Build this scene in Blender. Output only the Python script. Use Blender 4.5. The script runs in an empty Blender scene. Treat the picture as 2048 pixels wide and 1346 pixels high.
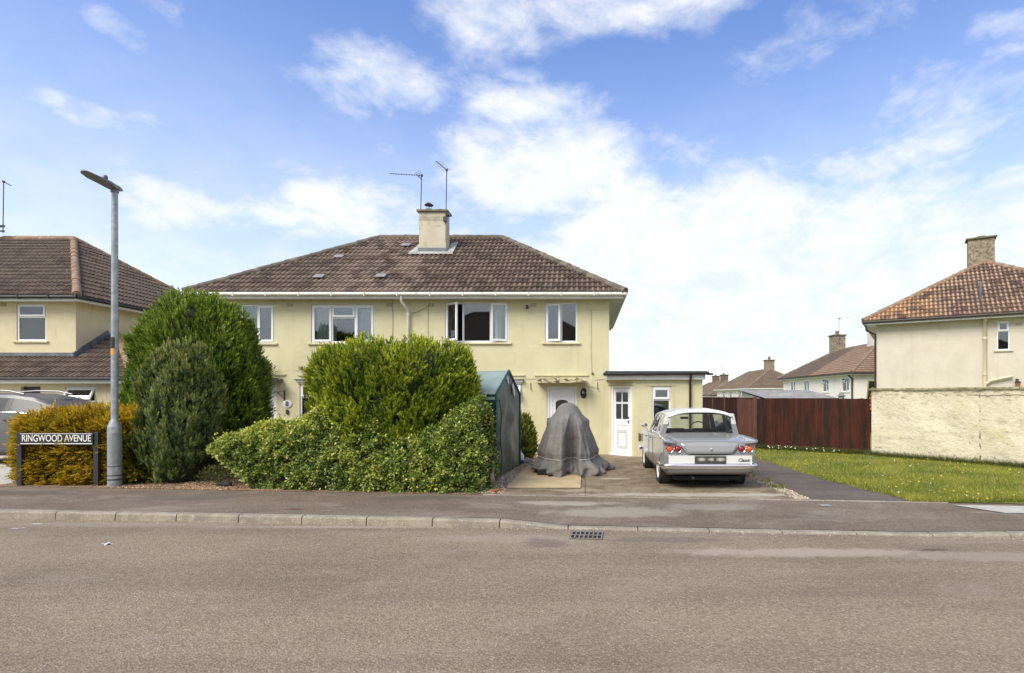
import bpy, bmesh, math, random
import numpy as np
from mathutils import Vector, Matrix, Euler

# ------------------------------------------------------------------ camera, world, sun, exposure
S = bpy.context.scene
COL = S.collection
R = math.radians
F, CX, CY, CH = 1100.0, 1170.0, 792.0, 1.75      # focal length (px of the 2048 photo), principal point, eye height
cam_d = bpy.data.cameras.new("Camera")
cam = bpy.data.objects.new("Camera", cam_d)
COL.objects.link(cam)
cam.location = (0, 0, CH)
cam.rotation_euler = (R(90), 0, 0)
cam_d.sensor_width = 36
cam_d.lens = F / 2048 * 36
cam_d.shift_x = (1024 - CX) / 2048
cam_d.shift_y = (CY - 673) / 2048
cam_d.clip_start = 0.1
cam_d.clip_end = 3000
S.camera = cam
S.view_settings.view_transform = 'Standard'
S.view_settings.look = 'None'
S.view_settings.exposure = 0.42
S.view_settings.gamma = 1.0

SUN_ELEV, SUN_AZ = R(45), R(221)   # azimuth measured clockwise from +Y: behind the camera
sun_d = bpy.data.lights.new("Sun", 'SUN')
sun_d.energy = 3.1
sun_d.angle = R(32)
sun_d.color = (1.0, 0.945, 0.86)
sun = bpy.data.objects.new("Sun", sun_d)
COL.objects.link(sun)
sd = Vector((math.sin(SUN_AZ) * math.cos(SUN_ELEV), math.cos(SUN_AZ) * math.cos(SUN_ELEV), math.sin(SUN_ELEV)))
sun.rotation_euler = sd.to_track_quat('Z', 'Y').to_euler()
sun.location = sd * 50

W = bpy.data.worlds.new("World")
S.world = W
W.use_nodes = True


class NT:
    """small helper round a node tree"""
    def __init__(s, tree):
        s.t = tree
        s.n = tree.nodes
        s.l = tree.links

    def new(s, typ, **kw):
        n = s.n.new(typ)
        for k, v in kw.items():
            setattr(n, k, v)
        return n

    def put(s, sock, v):
        if isinstance(v, bpy.types.NodeSocket):
            s.l.new(v, sock)
        elif isinstance(v, (tuple, list)) and sock.type == 'RGBA' and len(v) == 3:
            sock.default_value = (*v, 1)
        else:
            sock.default_value = v

    def math(s, op, a, b=0.0, c=0.0, clamp=False):
        n = s.new('ShaderNodeMath', operation=op, use_clamp=clamp)
        s.put(n.inputs[0], a)
        s.put(n.inputs[1], b)
        s.put(n.inputs[2], c)
        return n.outputs[0]

    def vmath(s, op, a, b=(0, 0, 0), out=0):
        n = s.new('ShaderNodeVectorMath', operation=op)
        s.put(n.inputs[0], a)
        s.put(n.inputs[1], b)
        return n.outputs[out]

    def noise(s, vec, scale, detail=4, rough=.55, dist=0.0):
        n = s.new('ShaderNodeTexNoise')
        s.put(n.inputs['Vector'], vec)
        n.inputs['Scale'].default_value = scale
        n.inputs['Detail'].default_value = detail
        n.inputs['Roughness'].default_value = rough
        n.inputs['Distortion'].default_value = dist
        return n.outputs['Fac']

    def smooth(s, v, a, b, lo=0.0, hi=1.0):
        n = s.new('ShaderNodeMapRange', interpolation_type='SMOOTHSTEP')
        s.put(n.inputs[0], v)
        n.inputs[1].default_value = a
        n.inputs[2].default_value = b
        n.inputs[3].default_value = lo
        n.inputs[4].default_value = hi
        return n.outputs[0]

    def mix(s, f, a, b, mode='MIX'):
        n = s.new('ShaderNodeMix', data_type='RGBA', blend_type=mode)
        s.put(n.inputs[0], f)
        s.put(n.inputs[6], a)
        s.put(n.inputs[7], b)
        return n.outputs[2]

    def scale(s, vec, v):
        return s.vmath('MULTIPLY', vec, v)

    def sep(s, vec):
        n = s.new('ShaderNodeSeparateXYZ')
        s.put(n.inputs[0], vec)
        return n.outputs

    def comb(s, x, y, z):
        n = s.new('ShaderNodeCombineXYZ')
        s.put(n.inputs[0], x)
        s.put(n.inputs[1], y)
        s.put(n.inputs[2], z)
        return n.outputs[0]


# ---- sky: Nishita daylight with broken cloud, laid out by compass direction and elevation
def build_world():
    W.node_tree.nodes.clear()
    N = NT(W.node_tree)
    out = N.new('ShaderNodeOutputWorld')
    bg = N.new('ShaderNodeBackground')
    bg.inputs['Strength'].default_value = 0.1
    N.l.new(bg.outputs[0], out.inputs[0])
    sky = N.new('ShaderNodeTexSky', sky_type='NISHITA')
    sky.sun_disc = False
    sky.sun_elevation = SUN_ELEV
    sky.sun_rotation = SUN_AZ
    sky.air_density = 1.0
    sky.dust_density = 0.4
    sky.ozone_density = 2.0
    hs = N.new('ShaderNodeHueSaturation')
    hs.inputs['Saturation'].default_value = 1.13
    hs.inputs['Value'].default_value = 1.95
    hs.inputs['Hue'].default_value = 0.512
    N.l.new(sky.outputs[0], hs.inputs['Color'])
    tc = N.new('ShaderNodeTexCoord')
    d = N.vmath('NORMALIZE', tc.outputs['Generated'])
    dx, dy, dz = N.sep(d)
    den = N.math('ADD', N.math('MAXIMUM', dz, 0.0), 0.22)
    p = N.comb(N.math('DIVIDE', dx, den), N.math('DIVIDE', dy, den), 0.0)
    pd = N.vmath('MULTIPLY', d, (1.0, 1.0, 1.7))
    n1 = N.noise(pd, 4.6, 9, .60, .25)
    n2 = N.noise(N.vmath('ADD', pd, (3.7, 9.1, 0)), 13.0, 7, .62, .3)
    # cloud banks: (px, py, half width, half height, weight) of the photograph turned into directions
    banks = [(735, 165, 200, 80, .95), (1080, 225, 200, 60, .9), (1110, 340, 330, 140, 1.05), (1000, 50, 170, 75, .75),
             (1200, 15, 330, 60, .7), (1500, 590, 850, 250, 1.4), (1740, 330, 170, 70, .85), (1960, 250, 260, 190, .8),
             (560, 455, 280, 75, .95), (670, 405, 140, 50, .9), (165, 215, 100, 42, .75), (305, 245, 85, 30, .7),
             (235, 60, 70, 50, .7), (330, 20, 70, 50, .35), (60, 470, 150, 50, .6), (1900, 430, 420, 130, 1.0),
             (880, 265, 120, 35, .6), (780, 295, 45, 22, .6), (1500, 340, 110, 50, .45), (900, 490, 560, 130, .85),
             (1650, 70, 200, 60, .35), (1050, 150, 70, 25, .6), (2000, 110, 120, 60, .35)]
    tot = None
    for (bx, by, hw, hh, wt) in banks:
        v = Vector(((bx - CX) / F, 1, (CY - by) / F))
        L = v.length
        v.normalize()
        q = N.vmath('MULTIPLY', N.vmath('SUBTRACT', d, tuple(v)), (F * L / hw, 0.0, F * L / hh))
        ln = N.vmath('LENGTH', q, out=1)
        g = N.smooth(ln, 1.35, 0.15, 0.0, wt)
        tot = g if tot is None else N.math('MAXIMUM', tot, g)
    back = N.smooth(dy, 0.15, -0.25, 0.0, .95)      # unseen cloud behind the camera, thickened to whiten reflections and ambient light
    tot = N.math('MAXIMUM', tot, back)
    m = N.math('ADD', tot, N.math('MULTIPLY', N.math('SUBTRACT', n1, .5), 2.2))
    m = N.math('ADD', m, N.math('MULTIPLY', N.math('SUBTRACT', n2, .5), .9))
    mask = N.smooth(m, .08, 1.18)
    hor = N.smooth(dz, .60, .05, 0.0, .78)
    mask = N.math('MAXIMUM', mask, hor)
    shade = N.smooth(N.math('ADD', n2, N.math('MULTIPLY', n1, .6)), .55, 1.0)
    ccol = N.mix(shade, (6.3, 7.0, 7.9), (7.9, 8.0, 8.15))
    colr = N.mix(N.math('MULTIPLY', mask, .96), hs.outputs[0], ccol)
    N.l.new(colr, bg.inputs['Color'])


build_world()


# ------------------------------------------------------------------ tagging and mesh helpers
def fx(px, Y):
    return (px - CX) / F * Y


def fz(py, Y):
    return CH - (py - CY) / F * Y


def tag(o, label=None, cat=None, group=None, kind=None):
    if label: o["label"] = label
    if cat: o["category"] = cat
    if group: o["group"] = group
    if kind: o["kind"] = kind
    return o


def empty(name, loc=(0, 0, 0), rz=0.0):
    o = bpy.data.objects.new(name, None)
    o.empty_display_size = .2
    o.location = loc
    o.rotation_euler = (0, 0, rz)
    COL.objects.link(o)
    return o


def thing(name, label, cat, loc=(0, 0, 0), rz=0.0, group=None):
    return tag(empty(name, loc, rz), label, cat, group)


class MB:
    def __init__(s):
        s.v = []
        s.f = []
        s.uv = {}

    def add(s, vs, fs, M=None):
        b = len(s.v)
        for p in vs:
            p = Vector(p)
            s.v.append(tuple(M @ p) if M else tuple(p))
        for f in fs:
            s.f.append(tuple(i + b for i in f))

    def box(s, x0, x1, y0, y1, z0, z1, M=None):
        v = [(x0, y0, z0), (x1, y0, z0), (x1, y1, z0), (x0, y1, z0), (x0, y0, z1), (x1, y0, z1), (x1, y1, z1), (x0, y1, z1)]
        s.add(v, [(0, 3, 2, 1), (4, 5, 6, 7), (0, 1, 5, 4), (1, 2, 6, 5), (2, 3, 7, 6), (3, 0, 4, 7)], M)
        return s

    def poly(s, *pts):
        s.add(pts, [tuple(range(len(pts)))])
        return s

    def prism(s, pts, z0, z1, M=None):
        n = len(pts)
        v = [(x, y, z0) for x, y in pts] + [(x, y, z1) for x, y in pts]
        f = [tuple(range(n))[::-1], tuple(range(n, 2 * n))]
        f += [(i, (i + 1) % n, n + (i + 1) % n, n + i) for i in range(n)]
        s.add(v, f, M)
        return s

    def tube(s, pts, r, n=8, cap=True):
        pts = [Vector(p) for p in pts]
        rr = r if isinstance(r, (list, tuple)) else [r] * len(pts)
        b = len(s.v)
        up = None
        for i, p in enumerate(pts):
            if i == 0: t = pts[1] - p
            elif i == len(pts) - 1: t = p - pts[i - 1]
            else: t = (pts[i + 1] - p).normalized() + (p - pts[i - 1]).normalized()
            t.normalize()
            if up is None:
                up = Vector((0, 0, 1)) if abs(t.z) < .9 else Vector((1, 0, 0))
            a = t.cross(up)
            if a.length < 1e-4: a = t.cross(Vector((0, 1, 0)))
            a.normalize()
            c = a.cross(t).normalized()
            up = c
            for k in range(n):
                th = 2 * math.pi * k / n
                s.v.append(tuple(p + (a * math.cos(th) + c * math.sin(th)) * rr[i]))
        for i in range(len(pts) - 1):
            for k in range(n):
                k2 = (k + 1) % n
                s.f.append((b + i * n + k, b + i * n + k2, b + (i + 1) * n + k2, b + (i + 1) * n + k))
        if cap:
            s.f.append(tuple(b + k for k in range(n))[::-1])
            e = b + (len(pts) - 1) * n
            s.f.append(tuple(e + k for k in range(n)))
        return s

    def lathe(s, prof, n=24, M=None):
        vs, fs = [], []
        for (r, z) in prof:
            for k in range(n):
                th = 2 * math.pi * k / n
                vs.append((r * math.cos(th), r * math.sin(th), z))
        for i in range(len(prof) - 1):
            for k in range(n):
                k2 = (k + 1) % n
                fs.append((i * n + k, i * n + k2, (i + 1) * n + k2, (i + 1) * n + k))
        s.add(vs, fs, M)
        return s

    def grid(s, fn, nu, nv, M=None, closed_u=False):
        vs = [fn(i / nu, j / nv) for j in range(nv + 1) for i in range(nu + 1)]
        fs = [(j * (nu + 1) + i, j * (nu + 1) + i + 1, (j + 1) * (nu + 1) + i + 1, (j + 1) * (nu + 1) + i)
              for j in range(nv) for i in range(nu)]
        s.add(vs, fs, M)
        return s

    def build(s, name, mat=None, parent=None, smooth=0, bevel=0, loc=None, rz=0.0, seg=2, solid=0, sub=0):
        me = bpy.data.meshes.new(name)
        me.from_pydata(s.v, [], s.f)
        me.update()
        if s.uv:
            ul = me.uv_layers.new(name='UVMap')
            for p in me.polygons:
                if p.index in s.uv:
                    for k, li in enumerate(p.loop_indices):
                        ul.data[li].uv = s.uv[p.index][k]
        o = bpy.data.objects.new(name, me)
        COL.objects.link(o)
        if mat: me.materials.append(mat)
        if parent: o.parent = parent
        if loc: o.location = loc
        if rz: o.rotation_euler = (0, 0, rz)
        if smooth:
            for p in me.polygons: p.use_smooth = True
            me.set_sharp_from_angle(angle=R(smooth))
        if solid:
            m = o.modifiers.new('Solid', 'SOLIDIFY')
            m.thickness = solid
        if sub:
            m = o.modifiers.new('Sub', 'SUBSURF')
            m.levels = m.render_levels = sub
        if bevel:
            m = o.modifiers.new('Bevel', 'BEVEL')
            m.width = bevel
            m.segments = seg
            m.limit_method = 'ANGLE'
        return o


def text_mesh(body, size, depth=0.002, shear=0.0, bold=0.0, spacing=1.0):
    cu = bpy.data.curves.new('t', 'FONT')
    cu.body = body
    cu.size = size
    cu.extrude = depth
    cu.shear = shear
    cu.offset = bold
    cu.space_character = spacing
    cu.align_x = 'CENTER'
    cu.align_y = 'CENTER'
    ob = bpy.data.objects.new('t', cu)
    COL.objects.link(ob)
    dg = bpy.context.evaluated_depsgraph_get()
    me = bpy.data.meshes.new_from_object(ob.evaluated_get(dg))
    bpy.data.objects.remove(ob)
    bpy.data.curves.remove(cu)
    return me


# ------------------------------------------------------------------ materials
MATS = {}


def principled(name):
    m = bpy.data.materials.new(name)
    m.use_nodes = True
    m.node_tree.nodes.clear()
    N = NT(m.node_tree)
    out = N.new('ShaderNodeOutputMaterial')
    b = N.new('ShaderNodeBsdfPrincipled')
    N.l.new(b.outputs[0], out.inputs[0])
    return m, N, b, out


def mat(name, c, rough=.7, c2=None, scale=8.0, mixr=(.35, .65), bump=0.0, bscale=None, metal=0.0, coat=0.0, spec=.5, c3=None, scale3=1.0,
        m3=(.5, .7), stretch=(1, 1, 1), detail=5, speck=None):
    """layered procedural material: two colours mixed by fine noise, a third by broad noise, bump"""
    if name in MATS: return MATS[name]
    m, N, b, out = principled(name)
    tc = N.new('ShaderNodeTexCoord')
    P = N.scale(tc.outputs['Object'], stretch)
    colr = c
    nz = N.noise(P, scale, detail)
    if c2 is not None:
        colr = N.mix(N.smooth(nz, *mixr), c, c2)
    if c3 is not None:
        colr = N.mix(N.smooth(N.noise(N.vmath('ADD', P, (7.3, 1.9, 4.1)), scale3, 6, .62), *m3), colr, c3)
    if speck is not None:
        sc, lo, hi, cc = speck
        v = N.new('ShaderNodeTexVoronoi')
        N.put(v.inputs['Vector'], P)
        v.inputs['Scale'].default_value = sc
        wn = N.new('ShaderNodeTexWhiteNoise')
        N.put(wn.inputs['Vector'], v.outputs['Position'])
        f = N.math('MULTIPLY', N.smooth(wn.outputs['Value'], lo, hi), N.smooth(v.outputs['Distance'], .5, .25))
        colr = N.mix(f, colr, cc)
    N.put(b.inputs['Base Color'], colr)
    b.inputs['Roughness'].default_value = rough
    b.inputs['Metallic'].default_value = metal
    b.inputs['Coat Weight'].default_value = coat
    b.inputs['Coat Roughness'].default_value = .06
    b.inputs['Specular IOR Level'].default_value = spec
    if bump:
        bn = N.new('ShaderNodeBump')
        bn.inputs['Strength'].default_value = 1.0
        bn.inputs['Distance'].default_value = bump
        N.put(bn.inputs['Height'], N.noise(P, bscale or scale * 3, 5, .6))
        N.l.new(bn.outputs[0], b.inputs['Normal'])
    MATS[name] = m
    return m


def glass_mat(name, tint=(.86, .9, .9), refl=.12):
    if name in MATS: return MATS[name]
    m = bpy.data.materials.new(name)
    m.use_nodes = True
    m.node_tree.nodes.clear()
    N = NT(m.node_tree)
    out = N.new('ShaderNodeOutputMaterial')
    tr = N.new('ShaderNodeBsdfTransparent')
    N.put(tr.inputs[0], tint)
    gl = N.new('ShaderNodeBsdfGlossy')
    gl.inputs['Roughness'].default_value = .02
    fr = N.new('ShaderNodeFresnel')
    fr.inputs[0].default_value = 1.5
    mx = N.new('ShaderNodeMixShader')
    N.put(mx.inputs[0], N.math('ADD', fr.outputs[0], refl, clamp=True))
    N.l.new(tr.outputs[0], mx.inputs[1])
    N.l.new(gl.outputs[0], mx.inputs[2])
    N.l.new(mx.outputs[0], out.inputs[0])
    MATS[name] = m
    return m


def leaf_mat(name, rough=.55, trans=.25):
    """leaves take the colour stored on each leaf"""
    m, N, b, out = principled(name)
    at = N.new('ShaderNodeAttribute', attribute_name='Col')
    N.l.new(at.outputs['Color'], b.inputs['Base Color'])
    b.inputs['Roughness'].default_value = rough
    b.inputs['Specular IOR Level'].default_value = .35
    tl = N.new('ShaderNodeBsdfTranslucent')
    N.put(tl.inputs[0], N.mix(1.0, at.outputs['Color'], (1.1, 1.2, .5), 'MULTIPLY'))
    mx = N.new('ShaderNodeMixShader')
    mx.inputs[0].default_value = trans
    N.l.new(b.outputs[0], mx.inputs[1])
    N.l.new(tl.outputs[0], mx.inputs[2])
    N.l.new(mx.outputs[0], out.inputs[0])
    return m


def tile_mat(name, c1, c2, c3, lichen=(.32, .30, .24), lamt=.5, split=None, zone=None, crown=None):
    """roof tiles: UV cell = one tile; every tile its own tone, lichen and broad weathering on top.
    split = (x, colour mult) : the other half of a pair of houses, re-tiled at another time."""
    if name in MATS: return MATS[name]
    m, N, b, out = principled(name)
    tc = N.new('ShaderNodeTexCoord')
    uv = tc.outputs['UV']
    fl = N.vmath('FLOOR', uv)
    wn = N.new('ShaderNodeTexWhiteNoise', noise_dimensions='3D')
    N.put(wn.inputs['Vector'], fl)
    P = tc.outputs['Object']
    big = N.noise(P, .55, 4, .6)
    colr = N.mix(N.smooth(big, .35, .65), c1, c2)
    colr = N.mix(N.math('MULTIPLY', wn.outputs['Value'], .95), colr, c3)
    if split:
        x = N.sep(P)[0]
        colr = N.mix(N.smooth(x, split[0] - .05, split[0] + .05), colr, N.mix(1.0, colr, split[1], 'MULTIPLY'))
    if zone:    # patch of paler, weathered tiles: centre x, half width, colour
        x = N.sep(P)[0]
        f = N.smooth(N.math('ABSOLUTE', N.math('SUBTRACT', x, zone[0])), zone[1], zone[1] * .35)
        f = N.math('MULTIPLY', f, N.smooth(N.math('ADD', N.math('MULTIPLY', N.noise(P, 1.6, 5, .7), .6), N.math('MULTIPLY', wn.outputs['Value'], .4)), .32, .62))
        colr = N.mix(f, colr, zone[2])
    if crown:   # rolls and lower lips coloured paler: highlights of the lit crowns put into colour
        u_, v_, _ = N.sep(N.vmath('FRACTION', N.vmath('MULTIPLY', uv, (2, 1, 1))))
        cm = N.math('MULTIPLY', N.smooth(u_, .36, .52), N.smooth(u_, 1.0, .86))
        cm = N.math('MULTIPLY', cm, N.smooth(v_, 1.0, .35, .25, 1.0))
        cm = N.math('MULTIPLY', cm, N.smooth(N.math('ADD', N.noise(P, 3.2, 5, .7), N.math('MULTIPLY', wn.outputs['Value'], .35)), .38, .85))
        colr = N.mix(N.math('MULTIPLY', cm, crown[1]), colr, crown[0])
    li = N.smooth(N.noise(P, 9.5, 6, .75), .58 - .06 * lamt, .70)
    li = N.math('MULTIPLY', li, lamt)
    colr = N.mix(li, colr, lichen)
    mo = N.smooth(N.noise(N.vmath('ADD', P, (3.1, 8.2, 1.0)), 2.2, 6, .7), .58, .72, 0, .6)
    colr = N.mix(mo, colr, (.035, .03, .024))
    N.put(b.inputs['Base Color'], colr)
    b.inputs['Roughness'].default_value = .85
    b.inputs['Specular IOR Level'].default_value = .25
    bn = N.new('ShaderNodeBump')
    bn.inputs['Distance'].default_value = .006
    N.put(bn.inputs['Height'], N.noise(P, 30, 5, .7))
    N.l.new(bn.outputs[0], b.inputs['Normal'])
    MATS[name] = m
    return m

# ------------------------------------------------------------------ palette


def render_mat(name, c1, c2, c3, stain, amt):
    """painted render: mottled tone, faint rain streaks, fine pitted surface"""
    m, N, b, out = principled(name)
    P = N.new('ShaderNodeTexCoord').outputs['Object']
    c = N.mix(N.smooth(N.noise(P, 2.0, 5), .35, .65), c1, c2)
    c = N.mix(N.smooth(N.noise(N.vmath('ADD', P, (7.3, 1.9, 4.1)), .7, 6, .62), .52, .72), c, c3)
    st = N.math('ADD', N.noise(N.scale(P, (5, 5, .35)), 1.3, 5, .65), N.math('MULTIPLY', N.noise(P, 1.1, 3), .35))
    c = N.mix(N.smooth(st, .70, .92, 0, amt), c, stain)
    c = N.mix(N.smooth(N.noise(P, 26, 4, .7), .60, .74, 0, amt * .6), c, stain)
    N.put(b.inputs['Base Color'], c)
    b.inputs['Roughness'].default_value = .9
    b.inputs['Specular IOR Level'].default_value = .3
    bn = N.new('ShaderNodeBump')
    bn.inputs['Distance'].default_value = .008
    N.put(bn.inputs['Height'], N.math('ADD', N.noise(P, 45, 4, .6), N.math('MULTIPLY', N.noise(N.scale(P, (1, 1, 1.8)), 5, 5, .6), .8)))
    N.l.new(bn.outputs[0], b.inputs['Normal'])
    MATS[name] = m
    return m


CREAM = render_mat('cream_render', (.655, .605, .385), (.625, .575, .365), (.58, .54, .34), (.40, .35, .20), .35)
CREAM_W = render_mat('warm_cream_render', (.66, .58, .385), (.625, .545, .355), (.56, .485, .315), (.36, .29, .17), .5)
CREAM_G = render_mat('grey_cream_render', (.63, .575, .465), (.59, .535, .43), (.575, .52, .41), (.36, .31, .22), .22)
CREAM_P = render_mat('pale_render', (.82, .77, .68), (.79, .74, .65), (.75, .69, .60), (.6, .54, .44), .2)
CHIM = mat('chimney_render', (.58, .52, .40), .9, c2=(.52, .46, .35), scale=3, bump=.006, bscale=50, c3=(.36, .32, .24), scale3=2)
ROUGHCAST = mat('rough_cast', (.34, .28, .19), .95, c2=(.15, .12, .08), scale=9, bump=.03, bscale=30, c3=(.42, .36, .26), scale3=3)
UPVC = mat('white_upvc', (.80, .80, .80), .35)
WHITE = mat('white_paint', (.76, .75, .70), .5, c2=(.68, .67, .61), scale=6)
WGUT = mat('white_gutter', (.72, .71, .64), .5, c2=(.50, .48, .40), scale=5, mixr=(.5, .75), c3=(.30, .28, .22), scale3=2.5, m3=(.62, .75))
BLACKP = mat('black_plastic', (.018, .018, .018), .45, c2=(.03, .03, .03), scale=10)
BROWNP = mat('brown_plastic', (.05, .035, .025), .5)
LEAD = mat('lead_sheet', (.17, .18, .19), .6, c2=(.10, .105, .115), scale=4, bump=.004)
LEADL = mat('pale_flashing', (.42, .41, .38), .8, c2=(.30, .29, .26), scale=6)
DARK = mat('room_dark', (.05, .045, .04), .9)
GLASS = glass_mat('window_glass', (.82, .85, .85), .10)
CARGLASS = glass_mat('car_glass', (.80, .85, .84), .03)
DGLASS = glass_mat('tinted_glass', (.25, .29, .28), .08)
CURTAIN = mat('net_curtain', (.84, .85, .82), .9, c2=(.72, .73, .71), scale=14, stretch=(4, 4, .2))
DRAPE = mat('brown_drape', (.16, .10, .09), .9, c2=(.10, .07, .06), scale=10, stretch=(5, 5, .2))
CONC = mat('concrete_trim', (.42, .38, .28), .9, c2=(.12, .10, .07), scale=4, mixr=(.5, .75), bump=.01, bscale=20)
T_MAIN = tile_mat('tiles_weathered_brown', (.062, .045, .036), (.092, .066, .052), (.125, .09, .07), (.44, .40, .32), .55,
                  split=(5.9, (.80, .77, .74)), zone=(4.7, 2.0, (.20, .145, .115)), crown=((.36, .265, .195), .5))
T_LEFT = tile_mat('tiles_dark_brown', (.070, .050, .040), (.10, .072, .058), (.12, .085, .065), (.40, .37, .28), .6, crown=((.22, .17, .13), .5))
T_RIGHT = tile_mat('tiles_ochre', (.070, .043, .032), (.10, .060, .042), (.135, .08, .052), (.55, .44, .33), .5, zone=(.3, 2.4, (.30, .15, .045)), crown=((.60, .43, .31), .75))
T_FAR = tile_mat('tiles_far_brown', (.135, .100, .068), (.17, .125, .085), (.19, .14, .10), (.28, .25, .19), .3)
T_FAR2 = tile_mat('tiles_far_pair', (.105, .078, .06), (.13, .095, .072), (.15, .11, .085), (.28, .25, .2), .3, split=(7.0, (1.75, 1.6, 1.45)))
RIDGE_B = mat('ridge_brown', (.10, .08, .062), .9, c2=(.16, .13, .10), scale=4, c3=(.22, .20, .13), scale3=2, bump=.01, bscale=25)
RIDGE_O = mat('ridge_orange', (.30, .17, .09), .9, c2=(.22, .15, .10), scale=4, c3=(.38, .33, .22), scale3=5, bump=.01, bscale=25)
RIDGE_T = mat('ridge_tan', (.27, .19, .13), .9, c2=(.20, .15, .11), scale=3, bump=.01, bscale=25)
IRON = mat('cast_iron', (.10, .09, .08), .6, c2=(.20, .18, .16), scale=20, metal=.3, bump=.003)
GALV = mat('galvanised_steel', (.36, .38, .39), .45, c2=(.28, .30, .31), scale=9, metal=.45, c3=(.46, .47, .47), scale3=14, bump=.001)
ALU = mat('aluminium', (.20, .20, .20), .5, metal=.3)
TREAD = mat('rubber', (.016, .016, .016), .85, c2=(.03, .028, .026), scale=20)
CHROME = mat('chrome', (.80, .80, .80), .08, metal=1.0)
BARK = mat('bark', (.09, .06, .04), .95, c2=(.05, .035, .025), scale=10, bump=.02, stretch=(1, 1, .3))

# ------------------------------------------------------------------ ground, road, pavement
def K(x): return 7.19 - 0.081 * x            # kerb face line
def B(x): return 9.02 - 0.095 * x            # back of the pavement


def kt(x):                                   # kerb top height: dropped for the drive
    a = min(max((x + 1.23) / 0.93, 0), 1)
    b = min(max((x - 4.9) / 1.0, 0), 1)
    return .105 - .08 * a + .08 * b


def gz(x, y):
    if y <= K(x): return 0.0
    if y < B(x):
        t = (y - K(x)) / (B(x) - K(x))
        return kt(x) * (1 - t) + .10 * t
    if y < 16: return .10 * (1 - (y - B(x)) / (16 - B(x)))
    pts = [(16, 0), (30, 0), (38, -1.35), (64, -2.1), (90, -2.9), (5000, -2.9)]
    for (a, za), (b, zb) in zip(pts, pts[1:]):
        if y <= b: return za + (zb - za) * (y - a) / (b - a)
    return -2.9


def asphalt(name, base, lo, hi, stone, patch, patch_s=.5, dust=None, marks=(), streak=.62):
    m, N, b, out = principled(name)
    tc = N.new('ShaderNodeTexCoord')
    P = tc.outputs['Object']
    v = N.new('ShaderNodeTexVoronoi')
    N.put(v.inputs['Vector'], P)
    v.inputs['Scale'].default_value = 75
    wn = N.new('ShaderNodeTexWhiteNoise')
    N.put(wn.inputs['Vector'], v.outputs['Position'])
    c = N.mix(wn.outputs['Value'], lo, hi)
    f = N.math('MULTIPLY', N.smooth(wn.outputs['Value'], .90, .96), N.smooth(v.outputs['Distance'], .5, .2))
    c = N.mix(f, c, stone)
    c = N.mix(.45, c, base)
    fine = N.noise(P, 22, 4, .7)
    c = N.mix(N.smooth(fine, .3, .7, 0, .45), c, N.mix(1.0, c, (.62, .60, .58), 'MULTIPLY'))
    c = N.mix(N.smooth(N.noise(P, patch_s, 6, .62), .42, .66, 0, .8), c, N.mix(1.0, c, patch, 'MULTIPLY'))
    stv = N.noise(N.scale(P, (.10, 1.3, 1)), 1.0, 5, .6)
    c = N.mix(N.smooth(stv, .40, .66, 0, streak), c, N.mix(1.0, c, (.74, .73, .74), 'MULTIPLY'))
    if dust:
        dn = N.noise(N.scale(P, (1, 1.8, 1)), .9, 7, .66, .6)
        c = N.mix(N.smooth(dn, .50, .72, 0, dust[1]), c, dust[0])
    for (mx, my, rx, ry, colr, amt) in marks:       # stains, darker patches and paler scrapes with a place of their own
        q = N.vmath('MULTIPLY', N.vmath('SUBTRACT', P, (mx, my, 0)), (1 / rx, 1 / ry, 0))
        wob = N.math('MULTIPLY', N.math('SUBTRACT', N.noise(P, 3.0, 6, .7), .5), 1.6)
        dd = N.math('ADD', N.vmath('LENGTH', q, out=1), wob)
        c = N.mix(N.smooth(dd, 1.05, .45, 0, amt), c, colr)
    N.put(b.inputs['Base Color'], c)
    b.inputs['Roughness'].default_value = .9
    b.inputs['Specular IOR Level'].default_value = .3
    bn = N.new('ShaderNodeBump')
    bn.inputs['Distance'].default_value = .006
    N.put(bn.inputs['Height'], N.math('ADD', v.outputs['Distance'], fine))
    N.l.new(bn.outputs[0], b.inputs['Normal'])
    return m


M_ROAD = asphalt('road_asphalt', (.290, .229, .156), (.155, .121, .083), (.44, .345, .24), (.75, .68, .57), (.80, .79, .80), .45,
                 dust=((.33, .27, .21), .35),
                 marks=[(3.95, 6.26, .20, .05, (.07, .055, .045), .8), (2.35, 6.15, 1.7, .22, (.40, .33, .26), .75), (-.9, 6.75, 1.4, .22, (.34, .28, .22), .5),
                        (-3.2, 7.35, 2.2, .08, (.36, .30, .23), .7), (4.6, 6.0, 1.6, .22, (.35, .29, .23), .6), (-6.5, 7.5, 2.0, .14, (.30, .25, .20), .6),
                        (-.5, 6.55, .3, .28, (.13, .105, .09), .5), (1.0, 6.7, .9, .18, (.15, .12, .10), .5)])
M_PAVE = asphalt('pavement_asphalt', (.215, .166, .118), (.135, .105, .078), (.32, .25, .18), (.60, .54, .44), (.76, .75, .74), .7,
                 dust=((.36, .31, .25), .4),
                 marks=[(-4.2, 8.0, .22, .10, (.13, .055, .04), .85), (-.3, 8.55, .9, .18, (.46, .41, .33), .55), (.5, 8.0, 1.3, .35, (.38, .33, .26), .6),
                        (-6.6, 8.9, 1.2, .28, (.12, .10, .09), .7), (-2.6, 8.9, 1.0, .28, (.11, .095, .08), .75), (-9.8, 9.3, 1.5, .30, (.12, .10, .085), .7),
                        (1.9, 8.3, 1.0, .25, (.34, .30, .25), .5)])
M_PATH = asphalt('path_asphalt', (.155, .126, .102), (.095, .078, .062), (.225, .185, .15), (.42, .38, .34), (.8, .8, .8), .9, dust=((.26, .22, .18), .3))
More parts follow.
